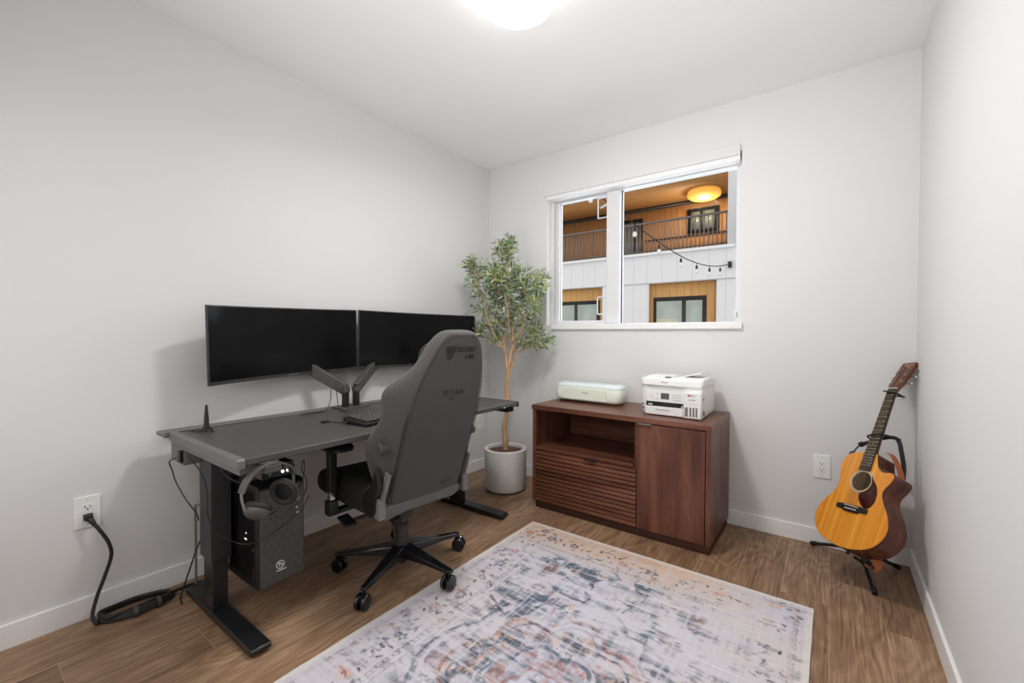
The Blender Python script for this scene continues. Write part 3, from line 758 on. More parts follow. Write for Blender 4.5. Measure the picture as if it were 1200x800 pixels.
# backrest, in its own tilted frame: origin at bar, w = rear direction, t = up
REC = rad(19)
B0 = Vector((.232, -.035, .42))
Bt = Vector((math.sin(REC), 0, math.cos(REC))); Bw = Vector((math.cos(REC), 0, -math.sin(REC))); Bs = Vector((0, 1, 0))
def BP(s_, t, w): return B0 + Bs * s_ + Bt * t + Bw * w
secs = [ # t, shell half width, outer half width, wing forward, centre forward
    (-.010, .172, .185, .05, .05), (.015, .182, .200, .09, .07), (.08, .184, .220, .13, .075), (.16, .184, .250, .16, .08), (.235, .184, .262, .17, .085),
    (.32, .184, .236, .135, .08), (.385, .184, .232, .125, .075), (.44, .182, .252, .135, .07), (.485, .178, .250, .125, .07), (.53, .170, .205, .105, .07),
    (.575, .158, .166, .085, .075), (.62, .144, .146, .08, .08), (.665, .126, .130, .078, .08), (.705, .106, .112, .072, .075), (.735, .082, .092, .060, .062), (.752, .060, .064, .045, .045)]
bk = MB(); rings = []
for (t, hs, ho, fw, fc) in secs:
    rw = -.0 if t < .7 else -.006 * (t - .7) / .08
    half = [(hs * .5, rw + .004), (hs * .96, rw), (hs, rw - .008), ((hs + ho) / 2 + .004, rw - fw * .35), (ho, -fw * .62), (ho - .006, -fw * .92), (ho - .03, -fw), (ho - .06, -fw * .93), (hs * .6, -fc)]
    ring = [(0, rw + .005)] + half + [(0, -fc)] + [(-a, b_) for a, b_ in reversed(half)]
    rings.append([BP(a, t, b_) for a, b_ in ring])
bk.loft(rings)
bo_ = bk.build('backrest', M['fabric'], ch, sub=2)
# seams / piping of the rear panel
sm = MB()
sm.tube(catmull([BP(s_ * 1.0, t, .0015) for (s_, t) in [(-.180, .02), (-.182, .12), (-.182, .26), (-.182, .38), (-.172, .49), (-.146, .59), (-.112, .68), (-.075, .728), (0, .738), (.075, .728), (.112, .68), (.146, .59), (.172, .49), (.182, .38), (.182, .26), (.182, .12), (.180, .02)]], 5), .0016, 6)
sm.build('rear_seam', mat('seam_dark', rgb(52, 51, 50), .8), ch)
trimm = mat('side_trim_dark', rgb(46, 45, 44), .7)
for s_ in (-1, 1):
    MB().loft([[BP(s_ * (hs + .001), t, -.006), BP(s_ * (hs + g * .5), t, -d_), BP(s_ * (hs + g * .5 - .003), t, -d_ - .002), BP(s_ * (hs - .006), t, -.008)] for (t, hs, g, d_) in ((.05, .183, .012, .026), (.2, .185, .022, .040), (.35, .185, .018, .034), (.42, .183, .004, .012))]).build('side_trim', trimm, ch)
# lumbar knob
for s_ in (-1, 1):
    MB().cyl(BP(s_ * .20, .255, -.058), BP(s_ * .250, .255, -.058), .025, .022, n=28).build('lumbar_knob', M['darkgrey'], ch, bevel=.004)
    tri = MB(); tri.prism([(-.085, .02), (-.03, .02), (-.018, .10), (-.06, .165)], lambda a, b_, h: BP(h, b_, a), s_ * .222, s_ * .240)
    tri.build('side_bracket_cover', M['blackplastic'], ch, bevel=.003)
# recline bar cover
rb = MB(); rb.prism([(-.205, -.045), (-.195, -.056), (-.10, -.040), (.10, -.040), (.165, -.042), (.19, -.022), (.19, .005), (.18, .012), (-.195, .012), (-.205, .005)], lambda a, b_, h: BP(a, b_, h), -.075, .006)
rb.build('lower_back_cover', M['greymetal'], ch, bevel=.005)
# headrest pillow glimpsed in front
MB().lathe([(.001, -.05), (.07, -.045), (.10, -.02), (.105, .0), (.10, .02), (.07, .045), (.001, .05)], c=BP(.0, .610, -.10), axis=(1, 0, 0), n=24, sx=.7, sy=1.05).build('headrest_pillow', M['fabricdark'], ch)
# lettering
bz = .0065
text('lettering', 'SECRET', .0275, basis(BP(.078, .672, bz), Bs, Bt), M['logo'], ch, align='RIGHT', sx=1.05, bold=.0004)
text('lettering', 'LAB', .0275, basis(BP(.078, .641, bz), Bs, Bt), M['logo'], ch, align='RIGHT', sx=1.05, bold=.0004)
lg = MB()
for poly in ([(-.030, .0), (.030, .0), (.006, -.014), (.0, -.018), (-.006, -.014)], [(-.033, -.004), (-.004, -.022), (-.004, -.070), (-.008, -.066)], [(.033, -.004), (.004, -.022), (.004, -.070), (.008, -.066)]):
    lg.prism(poly, lambda a, b_, h: BP(a * .85 - .052, .696 + b_ * .85, h), bz - .001, bz + .0004)
lg.build('emblem', M['logo'], ch)
tl = mat('embroidery_grey', rgb(46, 45, 44), .8)
text('lettering', 'TITAN', .036, basis(BP(.005, .482, bz - .001), Bs, Bt), tl, ch, shear=.35, sx=1.15)
text('lettering', 'EVO', .010, basis(BP(.005, .464, bz - .001), Bs, Bt), tl, ch, sx=1.5)
MB().prism([(.065, .045), (.115, .052), (.115, .072), (.065, .065)], lambda a, b_, h: BP(a, b_, h), .003, .0055).build('care_tag', mat('tag_grey', rgb(66, 65, 64), .7), ch)
# armrests
for s_ in (-1, 1):
    y = -.012 + s_ * .285
    am = MB(); am.prism([(.0, .0)] * 0 or [(-.115, .615), (-.075, .615), (-.080, .43), (-.110, .43)], lambda a, b_, h: (a, h, b_), y - .018, y + .018)
    am.build('armrest_sleeve', M['blackplastic'], ch, bevel=.006)
    MB().box(-.108, -.084, y - .013, y + .013, .33, .45).build('armrest_post', M['chrome'], ch, bevel=.003)
    bb = MB().box(-.118, -.074, y - .022, y + .022, .330, .395); bb.box(-.115, -.077, min(y, s_ * .17), max(y, s_ * .17), .330, .350)
    bb.build('armrest_bracket', M['blackplastic'], ch, bevel=.004)
    ap = MB(); ap.loft([[(a - .10, b_ + y, z) for a, b_ in stadium(hx, hy, .025, 5)] for hx, hy, z in ((.03, .025, .610), (.085, .040, .622), (.125, .047, .627), (.128, .049, .640), (.122, .045, .650))])
    ap.build('armrest_pad', M['blackplastic'], ch)

# ------------------------------------------------------------------ computer tower hung under the desk
pc = thing('computer_tower', 'black computer tower with hexagon patterned front hung under the desk', 'computer', (.43, -2.028, .148))
w_, hh, x1_ = .088, .395, .20
MB().prism([(-.20, 0), (.185, 0), (.20, .006), (.20, .385), (.185, .395), (-.20, .395)], lambda a, b_, h: (a, h, b_), -.086, .086).build('case', M['blackmetal'], pc, bevel=.003)
hexm = bpy.data.materials.new('hex_front'); hexm.use_nodes = True
nt = hexm.node_tree; L = nt.links; b = nt.nodes['Principled BSDF']
tc = nt.nodes.new('ShaderNodeTexCoord')
def vm(op, a, bb=None, out=0):
    n = nt.nodes.new('ShaderNodeVectorMath'); n.operation = op
    for i_, x_ in enumerate((a, bb)):
        if x_ is None: continue
        if isinstance(x_, tuple): n.inputs[i_].default_value = x_
        else: L.new(x_, n.inputs[i_])
    return n.outputs[out]
def sm2(op, a, bb):
    n = nt.nodes.new('ShaderNodeMath'); n.operation = op
    for i_, x_ in enumerate((a, bb)):
        if isinstance(x_, (int, float)): n.inputs[i_].default_value = x_
        else: L.new(x_, n.inputs[i_])
    return n.outputs[0]
ps = vm('ADD', vm('MULTIPLY', tc.outputs['Object'], (0, 33, 33)), (50, 50, 50))       # hexagon lattice in the panel plane
hr, hh2 = (1, 1, 1.7320508), (.5, .5, .8660254)
ha = vm('SUBTRACT', vm('MODULO', ps, hr), hh2); hb_ = vm('SUBTRACT', vm('MODULO', vm('SUBTRACT', ps, hh2), hr), hh2)
ha = vm('MULTIPLY', ha, (0, 1, 1)); hb_ = vm('MULTIPLY', hb_, (0, 1, 1))
def hexd(v_): a_ = vm('ABSOLUTE', v_); return sm2('MAXIMUM', vm('DOT_PRODUCT', a_, (0, 1, 0), 1), vm('DOT_PRODUCT', a_, (0, .5, .8660254), 1))
hd = sm2('MINIMUM', hexd(ha), hexd(hb_))
cr = nt.nodes.new('ShaderNodeValToRGB'); cr.color_ramp.elements[0].position = .42; cr.color_ramp.elements[0].color = rgb(70, 70, 68); cr.color_ramp.elements[1].position = .49; cr.color_ramp.elements[1].color = rgb(56, 56, 55)
L.new(hd, cr.inputs['Fac']); L.new(cr.outputs['Color'], b.inputs['Base Color']); b.inputs['Roughness'].default_value = .45
fp = MB().box(.200, .212, -.084, .084, .012, .385).build('front_panel', hexm, pc, bevel=.006)
MB().box(-.17, .17, -.0885, -.086, .03, .37).build('side_window', mat('smoked_glass', rgb(20, 20, 21), .1), pc, bevel=.001)
ip = MB()
ip.box(.10, .1035, -.0895, -.0885, .20, .204).box(.088, .106, -.0895, -.0885, .176, .179)
ip.build('status_light', M['led'], pc)
pn = MB().box(.212, .2135, -.060, -.015, .262, .282).build('port_strip', M['darkgrey'], fp, bevel=.001)
MB().box(.2135, .214, -.052, -.042, .269, .275).box(.2135, .214, -.033, -.023, .269, .275).build('port', M['rubber'], pn)
pn2 = MB().box(.212, .2135, .040, .075, .190, .335).build('button_strip', M['darkgrey'], fp, bevel=.001)
MB().cyl((.2135, .058, .318), (.216, .058, .318), .008, n=16).build('power_button', M['midgrey'], pn2)
MB().cyl((.2135, .052, .285), (.215, .052, .285), .004, n=12).box(.2135, .2145, .05, .062, .26, .268).build('led_dot', M['greypanel'], pn2)
lw = mat('logo_white', rgb(225, 225, 225), .5)
lgp = MB(); cy_, cz_ = .0, .082
lgp.tube([(.2125, cy_ - .012 + .0145 * math.cos(2 * PI * k / 28), cz_ + .0145 * math.sin(2 * PI * k / 28)) for k in range(28)], .0018, 6, closed=True)
lgp.box(.212, .2128, cy_ - .026, cy_ + .012, cz_ - .024, cz_ - .0205)
lgp.build('emblem', lw, fp)
text('lettering', 'Tt', .018, basis((.2124, cy_ - .012, cz_ - .0055), (0, 1, 0), (0, 0, 1)), lw, fp, bold=.0006)
hold = MB(); hold.box(-.16, -.11, -.097, -.092, -.008, .507).box(-.16, -.11, -.097, .094, -.012, -.006).box(-.16, -.11, .088, .094, -.012, .507).box(-.16, .14, -.097, .094, .503, .510).box(.06, .10, -.097, -.092, .36, .507)
hold.build('hanging_bracket', M['blackmetal'], pc, bevel=.002)

# under-desk amplifier / interface, shelf and hook
ai = thing('headphone_amplifier', 'small dark audio box with two lit knobs mounted under the desk front', 'amplifier', (.70, -2.105, .632))
MB().box(-.09, .07, -.058, .058, -.018, .016).build('body', M['darkgrey'], ai, bevel=.004)
fpn = MB().box(.07, .073, -.056, .056, -.016, .014).build('face_plate', M['blackplastic'], ai, bevel=.001)
for yy, mm in ((-.033, 'midgrey'), (.012, 'led'), (.030, 'led')): MB().cyl((.073, yy, -.001), (.077, yy, -.001), .0048, n=14).build('knob', M[mm], fpn)
MB().box(-.09, .055, -.062, .062, .0165, .024).box(-.05, .0, -.05, .05, .024, .062).build('mounting_tray', M['blackmetal'], ai, bevel=.002)
hk = thing('headphone_hook', 'dark flat headphone hook under the front edge of the desk', 'hook', (.80, -2.17, .66))
MB().box(-.06, .05, -.03, .03, .034, .0365).box(-.06, -.045, -.03, .03, .008, .034).box(-.045, .075, -.026, .026, .006, .018).box(.068, .075, -.026, .026, .018, .028).build('hook_arm', M['darkgrey'], hk, bevel=.003)

# headphones
hpn = thing('headphones', 'over-ear headphones with grey headband hanging below the desk corner', 'headphones', (.85, -2.18, .60))
O = Vector((.85, -2.18, .60))
def hp(y, z, x=.85): return Vector((x, y, z)) - O
band = catmull([hp(-2.256, .566, .868), hp(-2.262, .620, .862), hp(-2.235, .665, .856), hp(-2.190, .688, .85), hp(-2.145, .687, .846), hp(-2.105, .665, .842), hp(-2.088, .63, .84), hp(-2.090, .595, .842)], 7)
MB().tube(band[8:-9], .013, 10, flat=.28, up=(1, .0, 0) if False else None).build('headband_pad', M['darkgrey'], hpn) if False else None
def strap(path, wdt, th, m, name):
    mb = MB(); rings = []
    for i, p in enumerate(path):
        t = (path[min(i + 1, len(path) - 1)] - path[max(i - 1, 0)]).normalized(); a = Vector((1, .12, 0)); a = (a - t * a.dot(t)).normalized(); n_ = t.cross(a)
        rings.append([p + a * wdt * c_ + n_ * th * s_ for c_, s_ in ((1, .5), (.8, 1), (-.8, 1), (-1, .5), (-1, -.5), (-.8, -1), (.8, -1), (1, -.5))])
    return mb.loft(rings).build(name, m, hpn)
strap(band[7:-8], .017, .0045, M['darkgrey'], 'headband')
strap(band[:9], .006, .002, M['midgrey'], 'slider')
strap(band[-9:], .006, .002, M['midgrey'], 'slider')
def cup(c, ax, name='ear_cup'):
    e = bpy.data.objects.new(name, None); C.objects.link(e); e.parent = hpn
    e.location = c; e.rotation_mode = 'QUATERNION'; e.rotation_quaternion = Vector((0, 0, 1)).rotation_difference(Vector(ax).normalized())
    MB().lathe([(.001, -.026), (.022, -.024), (.036, -.016), (.042, -.004), (.042, .004)], n=32, sx=1.12, sy=.9).build('shell', M['darkgrey'], e)
    MB().lathe([(.041, .004), (.044, .010), (.042, .020), (.034, .024), (.025, .020), (.023, .010), (.022, .006)], n=32, sx=1.12, sy=.9, cap=False).build('ear_pad', M['rubber'], e)
    MB().lathe([(.023, .006), (.001, .0065)], n=32, sx=1.12, sy=.9).build('driver_mesh', M['blackplastic'], e)
    return e
cup(hp(-2.220, .553, .872), (-.25, .50, .82))
cup(hp(-2.125, .588, .86), (.62, -.72, .05))
hc = MB(); hc.tube(catmull([hp(-2.19, .525, .87), hp(-2.15, .515, .83), hp(-2.08, .52, .78), hp(-2.0, .545, .72), hp(-1.965, .58, .68), hp(-1.955, .62, .66), hp(-1.965, .585, .66), hp(-1.955, .54, .68), hp(-2.0, .505, .74), hp(-2.06, .47, .74)], 6), .0018, 6)
hc.build('cable', M['cable'], hpn)

# ------------------------------------------------------------------ cables
pcd = thing('power_cord', 'thick black power cord coiled on the floor by the left wall', 'cord', (0.06, -2.4, 0))
O = Vector((.06, -2.4, 0))
def P_(x, y, z): return Vector((x, y, z)) - O
pl = MB(); pl.loft([[P_(x, -2.478 + a * r, .404 + b_ * r) for a, b_ in ((-1, -.8), (1, -.8), (1, .8), (-1, .8))] for x, r in ((.0092, .013), (.03, .014), (.036, .010))])
pl.tube([P_(.022, -2.478, .400), P_(.036, -2.47, .388), P_(.043, -2.463, .373)], [.011, .010, .007], 10)
pl.build('plug', M['cable'], pcd, bevel=.003)
main_ = [P_(.040, -2.465, .377), P_(.050, -2.448, .345), P_(.055, -2.425, .29), P_(.052, -2.418, .235), P_(.050, -2.438, .16), P_(.055, -2.462, .09), P_(.075, -2.478, .035), P_(.10, -2.47, .009)]
lp = []
for i in range(33):
    a = -1.9 + 2 * PI * i / 10; k_ = i // 10; sc_k = (1.0, .95, .90, .97)[k_]
    lp.append(P_(.084 + .058 * sc_k * math.cos(a) + .006 * math.sin(a), -2.345 + .118 * sc_k * math.sin(a), .008 + .007 * k_ + .002 * math.sin(a * 2)))
tail = [P_(.10, -2.225, .02), P_(.075, -2.17, .009), P_(.085, -2.12, .009), P_(.12, -2.07, .009)]
MB().tube(catmull(main_ + lp + tail, 5), .0066, 8).build('cable', M['cable'], pcd)
for (yy, xx) in ((-2.365, .138), (-2.29, .134)):
    s_ = MB(); s_.tube([P_(xx + .026 * math.cos(2 * PI * k / 16), yy + .004, .016 + .017 * math.sin(2 * PI * k / 16)) for k in range(16)], .0065, 6, closed=True, flat=.3) if False else s_.box(xx - .06 + .027, xx + .005 - .0, yy + 2.4 - .0, yy + 2.412, .002, .036)
    s_.v = [(v_[0] - (.06 if False else 0), v_[1], v_[2]) for v_ in s_.v]
    s_ = MB(); c_ = P_(xx, yy, .019); s_.loft([[c_ + Vector((.022 * math.cos(2 * PI * k / 14), w__ * .007, .019 * math.sin(2 * PI * k / 14))) for k in range(14)] for w__ in (-1, 1)], cap=False)
    s_.build('cable_tie', M['darkgrey'], pcd)

def cabl(name, label, pts, r, m, n=8):
    pts = [Vector(p) for p in pts]; o_ = pts[0].copy()
    t = MB(); t.tube(catmull([p - o_ for p in pts], n), r, 6)
    ob = t.build(name, m); ob.location = o_
    return tag(ob, label, 'cable')
cabl('braided_cable', 'grey braided cable running straight down the wall behind the near desk leg', [(.31, -2.155, .375), (.2, -2.15, .378), (.115, -2.15, .372), (.105, -2.15, .34), (.10, -2.148, .2), (.10, -2.148, .05), (.105, -2.15, .006)], .005, M['greycable'])
cabl('thin_cable', 'thin black cable drooping from the cable tray socket to the near desk leg', [(.262, -2.262, .63), (.23, -2.275, .61), (.215, -2.262, .57), (.215, -2.25, .52), (.27, -2.235, .46), (.312, -2.21, .40), (.309, -2.203, .37)], .0024, M['cable'])
cabl('thin_cable', 'thin black cable hanging from near desk leg down to the floor', [(.306, -2.175, .33), (.25, -2.17, .28), (.20, -2.18, .2), (.15, -2.19, .10), (.13, -2.205, .03), (.15, -2.22, .006), (.2, -2.23, .004)], .003, M['cable'])
cabl('thin_cable', 'thin dark cable looping across the near desk leg toward the computer tower', [(.40, -2.262, .655), (.434, -2.235, .60), (.44, -2.215, .52), (.44, -2.212, .42), (.46, -2.19, .355), (.52, -2.16, .33), (.60, -2.14, .335), (.658, -2.10, .36), (.662, -2.03, .39), (.66, -1.97, .42), (.655, -1.93, .47)], .0020, M['cable'])
cabl('thin_cable', 'black cable curving in the shadow between desk leg and tower top', [(.50, -2.2, .64), (.55, -2.19, .595), (.62, -2.17, .58), (.69, -2.15, .60), (.72, -2.13, .614)], .003, M['cable'])

# ------------------------------------------------------------------ guitar
GO = Vector((2.38779592, -.46972895, .19878419)); GU = Vector((.25581382, .43785443, .86188328)); GV = Vector((.67816229, -.71665528, .16279165)); GD = Vector((.68895225, .54285238, -.48026669)); GS = .9173
Mg = Matrix((GV * GS, GD * GS, GU * GS)).transposed().to_4x4(); Mg.translation = GO
gt = thing('acoustic_guitar', 'acoustic guitar with honey coloured top and cutaway body in the corner', 'guitar', M=Mg)
spruce = wood('spruce_top', [(.3, rgb(206, 126, 38)), (.55, rgb(226, 150, 56)), (.75, rgb(236, 168, 76))], 5, (7, 2, .12), .22, .07, 0, spec=.5, bump=.0)
mahog = wood('mahogany', [(.3, rgb(72, 38, 28)), (.55, rgb(100, 56, 40)), (.75, rgb(124, 72, 52))], 6, (5, 5, .6), .25, .1, 0, spec=.5, bump=.0)
neckw = wood('neck_mahogany', [(.3, rgb(92, 48, 32)), (.7, rgb(134, 78, 56))], 8, (5, 5, .4), .35)
ctl = [(0, 0), (.008, -.07), (.035, -.14), (.085, -.182), (.14, -.193), (.20, -.172), (.25, -.138), (.295, -.120), (.34, -.124), (.385, -.139), (.425, -.142), (.46, -.127), (.482, -.09), (.490, -.045), (.491, 0), (.487, .030), (.462, .040), (.43, .052), (.405, .075), (.398, .100), (.402, .124), (.396, .140), (.378, .147), (.350, .138), (.315, .120), (.285, .120), (.25, .138), (.20, .172), (.14, .193), (.085, .182), (.035, .14), (.008, .07)]
outl = [(p[1], p[0]) for p in catmull([(a, b_, 0) for a, b_ in ctl], 5, closed=True)]
gp = lambda a, b_, h: (a, h, b_)
MB().prism(outl, gp, .0025, .10).build('body', mahog, gt, smooth=40)
top = MB().prism(outl, gp, -.0015, .0025).build('soundboard', spruce, gt, smooth=40, bevel=.001)
MB().prism([(a * 1.003, .245 + (b_ - .245) * 1.003) for a, b_ in outl], gp, .0015, .0048).build('binding', mat('dark_binding', rgb(70, 40, 28), .3), gt, smooth=40)
HC = .337
def disc(r0, r1, w0, w1, name, m, n=48, p=top):
    return MB().loft([[(r * math.cos(2 * PI * k / n), w, HC + r * math.sin(2 * PI * k / n)) for k in range(n)] for r, w in ((r0, w0), (r0, w1), (r1, w1), (r1, w0))], cap=False).build(name, m, p)
disc(.051, .062, -.0016, -.0021, 'rosette', mat('rosette', rgb(196, 170, 140), .4, noise=(300, .35)))
MB().lathe([(.0505, 0), (.0505, .0004)], c=(0, -.0017, HC), axis=(0, -1, 0), n=48).build('sound_hole', mat('sound_hole_dark', rgb(52, 34, 22), .8), top)
disc(.0495, .051, -.0018, -.0024, 'hole_edge', mat('hole_edge', rgb(214, 190, 150), .4))
pg = catmull([(.045, .372, 0), (.060, .352, 0), (.085, .322, 0), (.097, .285, 0), (.097, .245, 0), (.082, .215, 0), (.060, .208, 0), (.035, .222, 0), (.015, .25, 0), (.010, .275, 0), (.030, .288, 0), (.047, .305, 0), (.055, .335, 0)], 5, closed=True)
tort = mat('tortoise_pickguard', rgb(58, 22, 16), .15, noise=(55, .8))
MB().prism([(p.x, p.y) for p in pg], gp, -.0034, -.0016).build('pickguard', tort, top)
blk = mat('ebony', rgb(30, 27, 26), .4)
bg = MB().prism([(-.082, .205), (-.082, .182), (-.045, .180), (-.035, .172), (.035, .172), (.045, .180), (.082, .182), (.082, .205), (.045, .209), (-.045, .209)], gp, -.010, -.0016).build('bridge', blk, top, bevel=.002)
bone = mat('bone_white', rgb(235, 230, 215), .4)
MB().bar((-.038, -.0125, .203), (.038, -.0125, .200), .003, .006, up=(0, 1, 0)).build('saddle', bone, bg)
pins = MB()
for i in range(6): pins.sphere((-.027 + i * .0108, -.0115, .187), .0034, 10, 6)
pins.build('bridge_pins', bone, bg)
# neck
NU = .85
def fw_(u): return .0215 + (NU - u) / (NU - .49) * .006 if u > .39 else .0275 + (.49 - .39) * .0167
fb = MB(); fb.prism([(-fw_(NU), NU), (fw_(NU), NU), (fw_(.392), .392), (-fw_(.392), .392)], gp, -.009, -.0018)
fb.build('fretboard', blk, gt, bevel=.001)
nk = MB(); rings = []
for u, th in ((.470, .045), (.487, .040), (.50, .024), (.60, .021), (.80, .018), (.852, .018)):
    hw = fw_(u) - .0008
    rings.append([(hw * math.cos(a), -.0018 + th * math.sin(a), u) for a in [PI * k / 12 for k in range(13)]])
nk.loft(rings).build('neck', neckw, gt)
fr_ = MB()
for k in range(1, 20):
    u = NU - .645 * (1 - 2 ** (-k / 12)); fr_.box(-fw_(u), fw_(u), -.0102, -.009, u - .0011, u + .0011)
fr_.build('frets', mat('fret_nickel', rgb(190, 185, 170), .3, metal=.7), gt)
ds = MB()
for k in (5, 7, 9, 12, 15):
    u = NU - .645 * (1 - 2 ** (-(k - .5) / 12)); ds.cyl((0, -.009, u), (0, -.0094, u), .0025, n=10)
ds.build('fret_dots', bone, gt)
MB().box(-.0218, .0218, -.0115, -.001, NU, NU + .005).build('nut', bone, gt)
# headstock (tilted back)
hb = rad(14)
def HP(a, b_, h): return (a, -.004 + b_ * math.sin(hb) + h * math.cos(hb), NU + .004 + b_ * math.cos(hb) - h * math.sin(hb))
hs = MB().prism([(-.022, -.012), (.022, -.012), (.026, .012), (.033, .03), (.0375, .175), (.034, .180), (-.034, .180), (-.0375, .175), (-.033, .03), (-.026, .012)], HP, 0, .015).build('headstock', neckw, gt, bevel=.001)
MB().prism([(-.0215, .0), (.0215, .0), (.025, .012), (.032, .03), (.0365, .174), (.033, .179), (-.033, .179), (-.0365, .174), (-.032, .03), (-.025, .012)], HP, -.0015, 0).build('headplate', mat('head_veneer', rgb(96, 48, 36), .3), hs)
for s_ in (-1, 1):
    for k in range(3):
        b_ = .045 + k * .045
        tn = MB(); tn.cyl(HP(s_ * .021, b_, .002), HP(s_ * .021, b_, -.014), .004, n=10); tn.lathe([(.007, 0), (.0072, .002), (.004, .003)], c=HP(s_ * .021, b_, -.0015), axis=Vector(HP(0, 0, -1)) - Vector(HP(0, 0, 0)), n=16)
        tn.cyl(HP(s_ * .03, b_, .018), HP(s_ * .052, b_, .018), .0028, n=8); tn.lathe([(.003, -.009), (.0075, -.006), (.0075, .006), (.003, .009)], c=HP(s_ * .056, b_, .018), axis=(0, 0, 1), n=14, sx=1, sy=.5)
        tn.build('tuner', M['chrome'], hs)
gold = mat('gold_script', rgb(206, 168, 96), .4)
_o, _x, _y = Vector(HP(0, .158, -.0019)), Vector((1, 0, 0)), Vector(HP(0, 1, 0)) - Vector(HP(0, 0, 0))
text('lettering', 'Martin', .019, basis(_o, _x, _y), gold, hs, shear=.25)
text('lettering', '& Co.', .007, basis(Vector(HP(0, .150, -.0019)), _x, _y), gold, hs)
sg = MB()
for i in range(6):
    t = i / 5 * 2 - 1; post = HP((-.021 if i < 3 else .021), .045 + ((i if i < 3 else 5 - i)) * .045, -.008)
    sg.tube([(t * .027, -.0155, .1995), (t * .0182, -.0122, NU + .003), post], .0009 - .00008 * i, 5)
sg.build('strings', mat('string_bronze', rgb(170, 140, 100), .35, metal=.8), gt)
gdp = Vector((0, .05, -.002)); MB().cyl((0, .05, .001), (0, .05, -.016), .006, .008, n=14).build('end_pin', blk, gt)

cpo = thing('guitar_capo', 'black capo clamped on the guitar neck just below the nut', 'capo', M=Mg @ Matrix.Translation((0, 0, .827)))
MB().bar((-.034, -.0165, .006), (.040, -.0165, -.006), .008, .009, up=(0, 1, 0)).build('clamp_bar', M['blackmetal'], cpo, bevel=.002)
MB().bar((-.030, .020, .002), (.048, .022, -.010), .008, .008, up=(0, 1, 0)).bar((.031, -.016, -.004), (.034, .022, -.006), .008, .008).build('lever', M['blackmetal'], cpo, bevel=.002)

# strap
lea = mat('tan_leather', rgb(166, 92, 48), .5, noise=(40, .2), bump=(200, .3))
gs = thing('guitar_strap', 'tan leather strap draped behind the guitar body', 'strap', M=Mg)
def ribbon(path, wv, wdt, th):
    mb = MB(); rings = []; path = [Vector(p) for p in path]
    for i, p in enumerate(path):
        t = (path[min(i + 1, len(path) - 1)] - path[max(i - 1, 0)]).normalized(); a = Vector(wv); a = (a - t * a.dot(t)).normalized(); n_ = t.cross(a)
        rings.append([p + a * wdt + n_ * th, p - a * wdt + n_ * th, p - a * wdt - n_ * th, p + a * wdt - n_ * th])
    mb.loft(rings); return mb
ribbon(catmull([(.030, .050, .52), (.055, .060, .505), (.075, .085, .46), (.085, .104, .415), (.09, .112, .36), (.09, .112, .25), (.08, .112, .12), (.08, .112, .02)], 6), (.35, .94, .1), .012, .0015).build('leather_band', lea, gs, bevel=.0005)
ribbon(catmull([(.08, .112, .03), (.088, .116, .01), (.088, .112, -.015), (.078, .10, -.024), (.066, .09, -.016)], 6), (.3, .95, 0), .020, .0015).build('strap_end', lea, gs, bevel=.0005)
MB().cyl((.040, .042, .514), (.040, .058, .516), .004, n=10).build('strap_button', M['chrome'], gs)

# stand
gst = thing('guitar_stand', 'black tubular tripod stand holding the guitar', 'stand', (2.45, -.19, 0))
O = Vector((2.45, -.19, 0))
hub = Vector((2.465, -.215, .115)) - O
for (fx, fy) in ((2.275, -.036), (2.513, -.425), (2.622, -.08)):
    e = Vector((fx, fy, .012)) - O
    lg_ = MB().tube([hub, hub.lerp(e, .92)], .0085, 12).build('leg', M['blackmetal'], gst)
    MB().tube([hub.lerp(e, .9), e], .0115, 12).build('rubber_foot', M['rubber'], lg_)
MB().cyl(hub + Vector((0, 0, -.02)), hub + Vector((0, 0, .035)), .019, n=18).build('hub', M['blackmetal'], gst)
def G2W(v_): return (Mg @ Vector(v_)) - O
sh0 = hub + Vector((0, 0, .03)); sh1 = G2W((.04, .16, .30)); 
MB().tube([sh0, G2W((.045, .145, .12)), G2W((.055, .15, .40))], .0075, 12).build('shaft', M['blackmetal'], gst)
# lower cradle
cr_ = MB()
c0 = hub + Vector((0, 0, .02))
for s_ in (-1, 1):
    cr_.tube(catmull([c0, G2W((s_ * .015 + .05, .12, -.018)), G2W((s_ * .028 + .05, .10, -.016)), G2W((s_ * .03 + .05, .07, -.013))], 5), .0065, 10)
cr_.build('cradle', M['rubber'], gst)
# neck yoke: arched tube from behind the body over to the left of the neck
yk = MB(); yk.tube(catmull([G2W((.055, .15, .38)), G2W((.066, .12, .47)), G2W((.066, .075, .55)), G2W((.060, .055, .588)), G2W((.038, .045, .602)), G2W((-.01, .040, .592)), G2W((-.07, .038, .564)), G2W((-.106, .035, .548))], 7), .0085, 12)
yk.build('neck_yoke', M['blackmetal'], gst)
MB().tube([G2W((-.100, .035, .550)), G2W((-.116, .035, .543))], .012, 14).build('yoke_tip', M['rubber'], gst)
rs_ = MB(); rs_.tube(catmull([G2W((-.112, .033, .543)), G2W((-.124, .03, .517)), G2W((-.132, .03, .492)), G2W((-.144, .03, .477)), G2W((-.150, .03, .490)), G2W((-.138, .03, .499)), G2W((-.131, .03, .494))], 6), .0032, 8)
rs_.tube(catmull([G2W((.07, .05, .596)), G2W((.035, -.018, .588)), G2W((0, -.02, .583)), G2W((-.035, -.016, .572)), G2W((-.05, .03, .570))], 5), .0042, 8)
rs_.build('rubber_strap', M['rubber'], gst)

